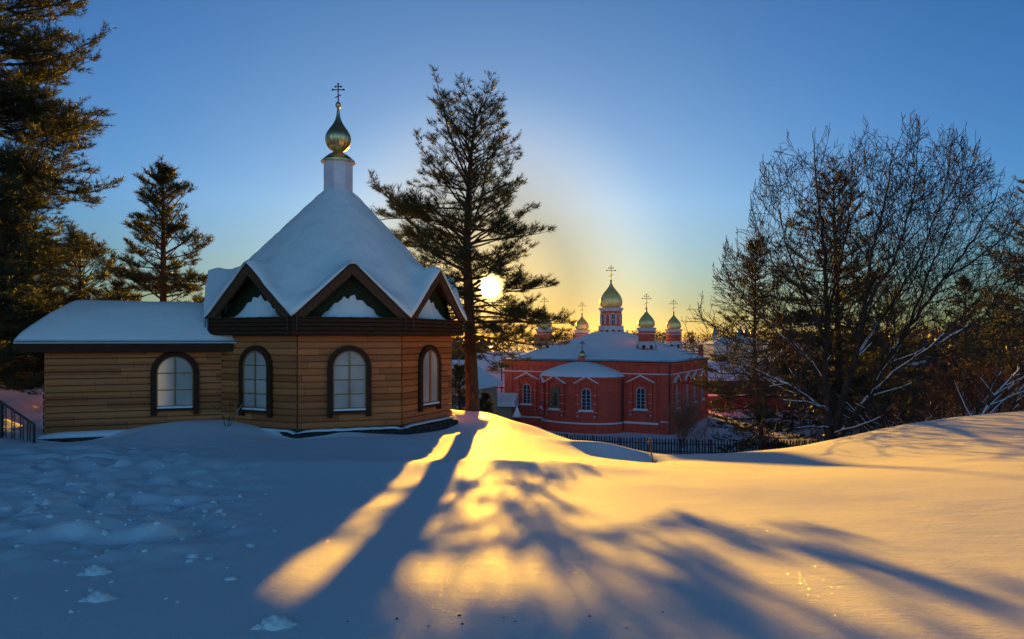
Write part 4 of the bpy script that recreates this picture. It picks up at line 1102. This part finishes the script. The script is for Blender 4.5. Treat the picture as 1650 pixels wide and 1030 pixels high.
# --- bare trees
def grow_bare(g, segs, p, d, L, r, lvl, env, up=.05, maxl=4, rmin=.006, kids=None, droop=0):
    n = max(3, int(L/(.42 if lvl < 2 else .26))); st = L/n
    side = g.random()*6.28
    for i in range(n):
        f = i/n
        d = d + g.normal(size=3)*(.10 if lvl < 2 else .15) + np.array([0,0,up]); d /= np.linalg.norm(d)
        q = p+d*st
        if not env(q): return
        r1 = max(rmin, r*(1-(i+1)/n*.72)); r0_ = max(rmin, r*(1-i/n*.72))
        segs[min(lvl,3)].append((*p, r0_, *q, r1)); p = q
        if lvl < maxl and f > (.18 if lvl else .1):
            nk_ = 1 if g.random() < .6 else 2
            for _ in range(nk_):
                side += 2.4+g.normal()*.4
                a = np.cross(d, [0,0,1] if abs(d[2]) < .95 else [1,0,0]); a /= np.linalg.norm(a); b = np.cross(d, a)
                an = g.uniform(.5,.95)
                cd = d*math.cos(an)+(a*math.cos(side)+b*math.sin(side))*math.sin(an); cd[2] += .10
                cd /= np.linalg.norm(cd)
                cl = L*g.uniform(.38,.66)*(1-f*.4)
                if cl > .22: grow_bare(g, segs, p, cd, cl, max(rmin, r1*.62), lvl+1, env, up, maxl, rmin)
def snow_on(segs, g, th=.02, minr=.03, prob=.75):
    """snow lying along the upper side of limbs that are not too steep: flattened strips"""
    VV = []; QQ = []; n = 0
    for s in segs:
        p0 = np.array(s[:3]); p1 = np.array(s[4:7]); r0_, r1 = s[3], s[7]
        d = p1-p0; l = np.linalg.norm(d)
        if r0_ < minr or l < .05 or abs(d[2]/l) > .82 or g.random() > prob: continue
        d = d/l; h = np.cross(d, [0,0,1]); h /= np.linalg.norm(h); u = np.cross(h, d)
        if u[2] < 0: u = -u
        for p, r in ((p0, r0_), (p1, r1)):
            for c in (-1,-.55,0,.55,1):
                hh_ = r*.86+ (th+r*.35)*(1-c*c)
                VV.append(p + h*c*r*.85 + u*(hh_ if abs(c) < 1 else r*.45))
        for j in range(4): QQ.append((n+j, n+j+1, n+6+j, n+5+j))
        QQ.append((n, n+5, n+9, n+4)); n += 10
    return np.array(VV), np.array(QQ)
YB = 30.0
bb = P(1335, 712, YB); bb.z = gz(bb.x, bb.y)-.1
def bl(px, py, dy=0): v = P(px, py, YB+dy)-bb; return np.array(v)
def env_big(q):
    w = np.array(q)+np.array(bb); px = CX+F*w[0]/w[1]; py = HZ-F*w[2]/w[1]
    top = np.interp(px, [1140,1165,1200,1225,1260,1290,1330,1365,1400,1430,1470,1500,1530,1570,1600,1640,1670],[480,392,372,255,206,240,198,232,192,226,170,212,196,222,262,296,350])
    bot = np.interp(px, [1140,1200,1300,1400,1500,1600,1670],[620,715,716,716,690,640,560])
    return top + 16*math.sin(px*.31)+12*math.sin(px*.83) < py < bot+4 and 22 < w[1] < 38
limbs = [  # polyline (px, py, dy), r0, r1
    ([(1335,716,0),(1334,660,0),(1330,600,.2),(1333,500,.5),(1328,400,.8),(1318,320,1.0),(1312,250,1.2)], .24, .03),
    ([(1342,700,0),(1358,640,-.4),(1378,580,-.8),(1392,500,-1.2),(1402,420,-1.5),(1425,330,-1.9),(1440,250,-2.2)], .19, .03),
    ([(1350,712,-.2),(1380,668,-.6),(1402,640,-.9),(1425,590,-1.0),(1465,525,-1.2),(1520,450,-1.8),(1570,385,-2.4),(1600,330,-2.6)], .15, .03),
    ([(1402,640,-.9),(1440,600,-1.5),(1500,560,-2.4),(1560,500,-3.2),(1620,440,-3.8)], .07, .02),
    ([(1336,668,0),(1308,648,-.6),(1278,625,-1.2),(1245,610,-1.8),(1205,590,-2.4),(1170,583,-2.8)], .10, .02),
    ([(1334,660,-.1),(1300,648,-1),(1262,645,-1.8),(1225,665,-2.4)], .05, .015),
    ([(1334,650,0),(1306,585,.8),(1270,540,1.4),(1230,480,2.0),(1190,430,2.6)], .09, .02),
    ([(1333,560,0),(1300,480,-.8),(1268,400,-1.4),(1250,320,-1.8)], .085, .02),
    ([(1333,520,.5),(1350,440,1.6),(1368,350,2.2),(1378,270,2.6)], .09, .02),
    ([(1378,580,-.8),(1430,500,.2),(1480,420,.8),(1515,330,1.2),(1530,265,1.4)], .10, .02),
    ([(1392,500,-1.2),(1440,420,-2.4),(1470,330,-3.0),(1478,240,-3.2)], .08, .02),
    ([(1306,585,.8),(1262,545,-.4),(1215,500,-1.2),(1178,455,-1.8),(1158,415,-2)], .05, .018),
    ([(1300,480,-.8),(1250,430,.6),(1222,370,2.0),(1210,330,2.2)], .05, .018),
    ([(1500,560,-2.4),(1570,520,-1.4),(1625,470,-.6),(1655,430,-.2)], .05, .018),
    ([(1520,450,-1.8),(1570,420,-3),(1625,380,-3.6),(1650,345,-4)], .05, .018),
    ([(1465,525,-1.2),(1500,430,-.4),(1545,330,.4),(1568,262,.8)], .06, .018),
    ([(1340,700,0),(1375,690,-1.2),(1420,672,-2.2),(1470,668,-2.8)], .05, .015),
    ([(1336,690,-.1),(1300,688,-1.2),(1262,690,-2.0),(1225,702,-2.6)], .045, .012)]
g = np.random.default_rng(77); sg = [[],[],[],[]]
for pl_, ra, rb in limbs:
    K = [bl(*q) for q in pl_]; pts = []
    for a_, b_ in zip(K[:-1], K[1:]):
        m_ = max(2, int(np.linalg.norm(b_-a_)/.35))
        for i in range(m_): pts.append(a_+(b_-a_)*i/m_ + (g.normal(size=3)*.025 if i else 0))
    pts.append(K[-1]); n = len(pts)
    for i in range(n-1):
        f = i/(n-1); f1 = (i+1)/(n-1); rr0 = ra*.72*(1-f)**1.15+rb*.7; rr1 = ra*.72*(1-f1)**1.15+rb*.7
        sg[0].append((*pts[i], rr0, *pts[i+1], rr1))
        for _b in range((2 if g.random() < .6 else 1) if f > .16 else 0):
            d = pts[i+1]-pts[i]; d /= np.linalg.norm(d)
            rv = g.normal(size=3); rv -= rv.dot(d)*d; rv /= np.linalg.norm(rv); an = g.uniform(.45,.9)
            cd = d*math.cos(an)+rv*math.sin(an); cd[2] += .15; cd /= np.linalg.norm(cd)
            grow_bare(g, sg, pts[i+1], cd, g.uniform(1.8,4.0)*(1-.35*f), max(.014, min(.035, rr1*.5)), 1, env_big, .05, 4, .0095)
    d = pts[-1]-pts[-2]; d /= np.linalg.norm(d)
    grow_bare(g, sg, pts[-1], d, 1.4, rb*.7, 1, env_big, .06, 4, .0095)
bt = empty('bare_tree', bb); tag(bt, 'big leafless many-stemmed tree with snow in its forks on the right', 'bare tree')
V, Q = seg_mesh(sg[0], 9); fast_obj('trunk', V, Q, M['barkd'], bt, smooth=True)
V, Q = seg_mesh(sg[1]+sg[2], 4); fast_obj('branches', V, Q, M['barkd'], bt, smooth=True)
V, Q = seg_mesh(sg[3], 3); fast_obj('twigs', V, Q, M['twig'], bt)
low = [s for s in sg[0] if s[2] < 6.5] + [s for s in sg[1]+sg[2] if s[2] < 5.5]
V, Q = snow_on(low, g, .022, .021, 1.0); fast_obj('branch_snow', V, Q, M['snowtree'], bt, smooth=True)
print('bare tree segs', [len(x) for x in sg])

# --- thicket of saplings on the right slope: three shapes, copied
def sapling(seed, H, r, name, label, loc, matn, lean=0, leaves=False, stems=3, snow=True, group=None, maxl=3, cat='bare tree', leafn=.25, rmin=.009):
    g = np.random.default_rng(seed); sg = [[],[],[],[]]
    for s_ in range(stems):
        a = g.random()*6.28; e = g.uniform(.05,.35)
        d = np.array([math.cos(a)*e+lean, math.sin(a)*e, 1]); d /= np.linalg.norm(d)
        grow_bare(g, sg, np.array([math.cos(a)*.1, math.sin(a)*.1, -.3]), d, H*g.uniform(.7,1), r*g.uniform(.6,1), 0, lambda q: q[2] > -.5, .03, maxl, rmin)
    o = empty(name, loc); tag(o, label, cat, group)
    V, Q = seg_mesh(sg[0]+sg[1], 5); fast_obj('stems', V, Q, M[matn], o, smooth=True)
    V, Q = seg_mesh(sg[2]+sg[3], 3); fast_obj('twigs', V, Q, M[matn], o)
    if snow:
        V, Q = snow_on(sg[0]+sg[1], g, .012, .012, 1.0)
        if len(V): fast_obj('branch_snow', V, Q, M['snowtree'], o, smooth=True)
    if leaves:
        ends = [s for s in sg[2]+sg[3] if g.random() < leafn]
        V, T3 = tuft_mesh([s[4:7] for s in ends], [np.array(s[4:7])-np.array(s[:3]) for s in ends], [.15]*len(ends), 5, g, .028, 1.0, .8)
        fast_obj('dry_leaves', V, T3, M['leafb'], o)
    return o
GT = 'bare saplings in the brown thicket on the right slope'
LT = 'thin leafless sapling in the brown thicket on the right slope'
sp_ = [sapling(41, 5.2, .06, 'sapling', LT, (0,0,0), 'twigr', group=GT), sapling(42, 4.2, .05, 'sapling', LT, (0,0,0), 'twig', lean=-.25, group=GT),
       sapling(43, 6.0, .07, 'sapling', LT, (0,0,0), 'barkd', lean=.2, group=GT, stems=2)]
LD = 'young tree still holding dry brown leaves in the right-hand thicket'; GD = 'young trees with dry brown leaves on the right slope'
sd_ = [sapling(44, 5.2, .06, 'leafy_sapling', LD, (0,0,0), 'twigr', leaves=True, group=GD, cat='young tree'), sapling(45, 4.2, .05, 'leafy_sapling', LD, (0,0,0), 'twigr', leaves=True, lean=-.2, group=GD, cat='young tree')]
used = set()
def plant(src, px, Y, sc, rz):
    b = P(px, 600, Y); b.z = gz(b.x, b.y)-.1
    if id(src) not in used:
        used.add(id(src)); src.location = b; src.rotation_euler = (0,0,rz); src.scale = (sc,)*3; return src
    return copy_tree(src, b, rz, sc)
rr = random.Random(5)
for i in range(42):
    px = rr.uniform(1385, 1690); Y = rr.uniform(27, 52)
    plant(sp_[i % 3], px, Y, rr.uniform(.6,.95), rr.random()*6)
for i in range(13):
    px = 1545+rr.random()*125; Y = rr.uniform(26, 42)
    plant(sd_[i % 2], px, Y, rr.uniform(.75,1.05)*(1 if px > 1590 else .75), rr.random()*6)
for i in range(10): plant(sp_[i % 3], rr.uniform(1165, 1330), rr.uniform(33, 50), rr.uniform(.4,.65), rr.random()*6)
# leaning limb with snow, near the right
q = P(1535, 690, 25); q.z = gz(q.x, q.y)-.1
o = sapling(52, 5.0, .075, 'leaning_tree', 'bent leafless tree with snowy stem leaning to the right at the thicket edge', q, 'barkd', lean=.75, stems=2)
# --- bush by the church corner, reddish and backlit
q = P(1100, 705, 66); q.z = gz(q.x, q.y)
o = sapling(61, 4.6, .04, 'twiggy_bush', 'reddish twiggy bush in front of the right corner of the church', q, 'twigp', stems=15, snow=False, cat='bush', maxl=2, rmin=.02)
q2 = P(1130, 700, 63); q2.z = gz(q2.x, q2.y); sapling(62, 2.4, .03, 'twiggy_bush', 'low snowy bush right of the reddish one above the fence', q2, 'twigp', stems=10, snow=True, cat='bush', maxl=2, rmin=.015)
# --- small snowy sapling at the chapel corner, small pine shoots behind the trunk
q = P(366, 688, 21.4); q.z = gz(q.x, q.y)
sdl = sapling(71, 2.6, .03, 'seedling', 'tiny bare shrub holding bits of snow at the inner corner of the chapel', q, 'twig', stems=4, maxl=2, cat='shrub'); sdl.scale = (.42,)*3
b6 = P(740, 668, 50); b6.z = gz(b6.x, b6.y)
d = medium(66, P(0,590,50).z-b6.z, 1.9, zmin=.3); make_pine('pine_tree', 'little pine glowing in the sun between chapel wall and big trunk', b6, d, 'needle', needles=12, width=.012)
b7 = P(782, 668, 54); b7.z = gz(b7.x, b7.y)
copy_tree([o for o in COL.objects if o.get('label','').startswith('little pine glowing')][0], b7, 2, .8, 'little pine just right of the big trunk foot')

# --- distant wood along the horizon: one mass
g = np.random.default_rng(9)
VV = []; QQ = []; n = 0
protoV = []; 
def far_tree(kind, g):
    pos = []; H = 1.0
    if kind == 0:      # fir
        m_ = 70; h = g.random(m_)**.8; a = g.random(m_)*6.28; r = (1-h)*.22*g.random(m_)**.5
    else:              # broadleaf, bare
        m_ = 80; h = .35+.65*g.random(m_); a = g.random(m_)*6.28; r = .26*np.sqrt(np.clip(1-((h-.62)/.42)**2,0.02,1))*g.random(m_)**.5
    c = np.stack([r*np.cos(a), r*np.sin(a), h], -1)
    s = .035 if kind == 0 else .03
    V = c[:,None,:] + g.normal(size=(m_,3,3))*np.array([s*1.3, s*1.3, s*(.7 if kind == 0 else 1.5)])
    t = np.array([[[-.012,0,-.05],[.012,0,-.05],[0,0,.75]],[[0,-.012,-.05],[0,.012,-.05],[0,0,.75]]])
    return np.concatenate([V, t]).reshape(-1,3)
protos = [far_tree(i % 2, g) for i in range(8)]
for i in range(5200):
    u = g.random()
    Y = 175+ (1100-175)*u**1.4; px = g.uniform(-350, 2000)
    if 1100 < px < 1260 and Y < 260 : continue
    x = (px-CX)/F*Y
    H = g.uniform(5.5, 12)*(1 if Y > 300 else .75)*(1+.25*math.sin(x*.013)) * (1.0+.5*sstep(1250,1700,px)) 
    if Y < 420 and 780 < px < 1150: H *= .55
    V = protos[int(g.integers(8))]; a = g.random()*6.28
    R_ = np.array([[math.cos(a),-math.sin(a),0],[math.sin(a),math.cos(a),0],[0,0,1]])
    z = -10.4 + 9.2*float(sstep(220, 1000, np.hypot(x, Y)))
    VV.append(V@R_.T*H + np.array([x, Y, z-.2]))
VV = np.concatenate(VV)
o = fast_obj('distant_wood', VV, np.arange(len(VV)).reshape(-1,3), M['far']); tag(o, 'distant wood along the whole horizon beyond the valley', 'wood', kind='stuff')
# a nearer belt of bare trees and firs behind the right thicket and behind the pine
VV = []
for i in range(230):
    if i < 130: px = g.uniform(1270, 1720); Y = g.uniform(62, 130); H = g.uniform(7, 11.5)*(Y/100)**.5
    else: px = g.uniform(560, 790); Y = g.uniform(120, 170); H = g.uniform(7, 11)
    x = (px-CX)/F*Y; z = gz(x, Y); V = np.concatenate([far_tree(1 if g.random() < .7 else 0, g), far_tree(1, g)]); VV.append(V*np.array([H,H,H])*np.array([1.1,1.1,1]) + np.array([x, Y, z-.2]))
VV = np.concatenate(VV)
o = fast_obj('valley_wood', VV, np.arange(len(VV)).reshape(-1,3), M['far']); tag(o, 'dense brown wood in the valley behind the thicket and behind the pine', 'wood', kind='stuff')

# ------------------------------------------------------------------ sky, sun, camera
world = bpy.data.worlds.new('World'); scene.world = world; world.use_nodes = True
nt = world.node_tree; N = nt.nodes; L = nt.links; N.clear()
out = N.new('ShaderNodeOutputWorld'); bg = N.new('ShaderNodeBackground')
sky = N.new('ShaderNodeTexSky'); sky.sky_type = 'NISHITA'; sky.sun_disc = False
sky.sun_elevation = SUN_EL; sky.sun_rotation = SUN_AZ
sky.altitude = 150; sky.air_density = 1.0; sky.dust_density = .3; sky.ozone_density = 2.5
bg.inputs['Strength'].default_value = .05
# the sun's disc and the bright air round it, as part of the sky
sd = Vector((math.sin(SUN_AZ)*math.cos(SUN_EL), math.cos(SUN_AZ)*math.cos(SUN_EL), math.sin(SUN_EL)))
tc = N.new('ShaderNodeTexCoord'); dt = N.new('ShaderNodeVectorMath'); dt.operation = 'DOT_PRODUCT'; dt.inputs[1].default_value = sd
nm = N.new('ShaderNodeVectorMath'); nm.operation = 'NORMALIZE'; L.new(tc.outputs['Generated'], nm.inputs[0]); L.new(nm.outputs[0], dt.inputs[0])
ac = N.new('ShaderNodeMath'); ac.operation = 'ARCCOSINE'; L.new(dt.outputs['Value'], ac.inputs[0])
rp = N.new('ShaderNodeValToRGB'); L.new(ac.outputs[0], rp.inputs[0]); cr = rp.color_ramp; cr.interpolation = 'EASE'
els = [(0.0,(1,1,1)),(.0105,(1,.95,.7)),(.0125,(.10,.07,.026)),(.026,(.050,.032,.010)),(.06,(.026,.016,.005)),(.13,(.010,.0058,.0015)),(.30,(0,0,0))]
while len(cr.elements) < len(els): cr.elements.new(.5)
for e, (p_, c_) in zip(cr.elements, els): e.position = p_; e.color = (*c_, 1)
def ramp(src, els_, interp='LINEAR'):
    r = N.new('ShaderNodeValToRGB'); L.new(src, r.inputs[0]); c = r.color_ramp; c.interpolation = interp
    while len(c.elements) < len(els_): c.elements.new(.5)
    for e, (p_, c_) in zip(c.elements, els_): e.position = p_; e.color = (*c_, 1)
    return r.outputs[0]
ring_ = ramp(ac.outputs[0], [(0,(.34,.24,.15)),(.12,(.42,.31,.20)),(.20,(.88,.68,.55)),(.28,(.76,.63,.54)),(.45,(.64,.58,.54)),(.7,(.36,.46,.5))], 'B_SPLINE')
an_ = N.new('ShaderNodeMath'); an_.operation = 'DIVIDE'; an_.inputs[1].default_value = PI; L.new(ac.outputs[0], an_.inputs[0])
back = ramp(an_.outputs[0], [(0,(.2,.2,.2)),(.36,(.2,.2,.2)),(.60,(.66,.55,.48)),(1,(.66,.55,.48))])
spz = N.new('ShaderNodeSeparateXYZ'); L.new(nm.outputs[0], spz.inputs[0])
zen = ramp(spz.outputs[2], [(0,(.38,.31,.21)),(.05,(.34,.30,.25)),(.19,(.52,.52,.54)),(.44,(.50,.51,.53)),(.56,(.12,.13,.15)),(1,(.035,.045,.06))])
def vmul(a, b=None, v=None):
    n = N.new('ShaderNodeVectorMath'); n.operation = 'MULTIPLY'; L.new(a, n.inputs[0])
    if b is not None: L.new(b, n.inputs[1])
    else: n.inputs[1].default_value = v
    return n.outputs[0]
L.new(vmul(vmul(vmul(vmul(sky.outputs[0], ring_), zen), back), v=(11., 17., 25.)), bg.inputs['Color'])
bg2 = N.new('ShaderNodeBackground'); bg2.inputs['Strength'].default_value = 6.0; L.new(rp.outputs[0], bg2.inputs['Color'])
ad = N.new('ShaderNodeAddShader'); L.new(bg.outputs[0], ad.inputs[0]); L.new(bg2.outputs[0], ad.inputs[1]); L.new(ad.outputs[0], out.inputs['Surface'])
sl = bpy.data.lights.new('sun', 'SUN'); sl.energy = 4.3; sl.angle = R(.4); sl.color = (1.0, .50, .03)
so = bpy.data.objects.new('sun', sl); COL.objects.link(so); so.rotation_euler = (-sd).to_track_quat('-Z', 'Y').to_euler(); so.location = (0, 0, 30)
cam = bpy.data.cameras.new('camera'); cam.lens = 24; cam.sensor_width = 36; cam.clip_end = 8000; cam.clip_start = .05
cam.shift_y = (HZ-515.0)/1650.0
co = bpy.data.objects.new('camera', cam); COL.objects.link(co); co.location = (0,0,0); co.rotation_euler = (PI/2, 0, 0)
scene.camera = co
vs_ = scene.view_settings; vs_.view_transform = 'Standard'; vs_.look = 'None'; vs_.exposure = 1.5; vs_.gamma = 1
scene.cycles.max_bounces = 6; scene.cycles.transparent_max_bounces = 6
scene.cycles.sample_clamp_indirect = 6
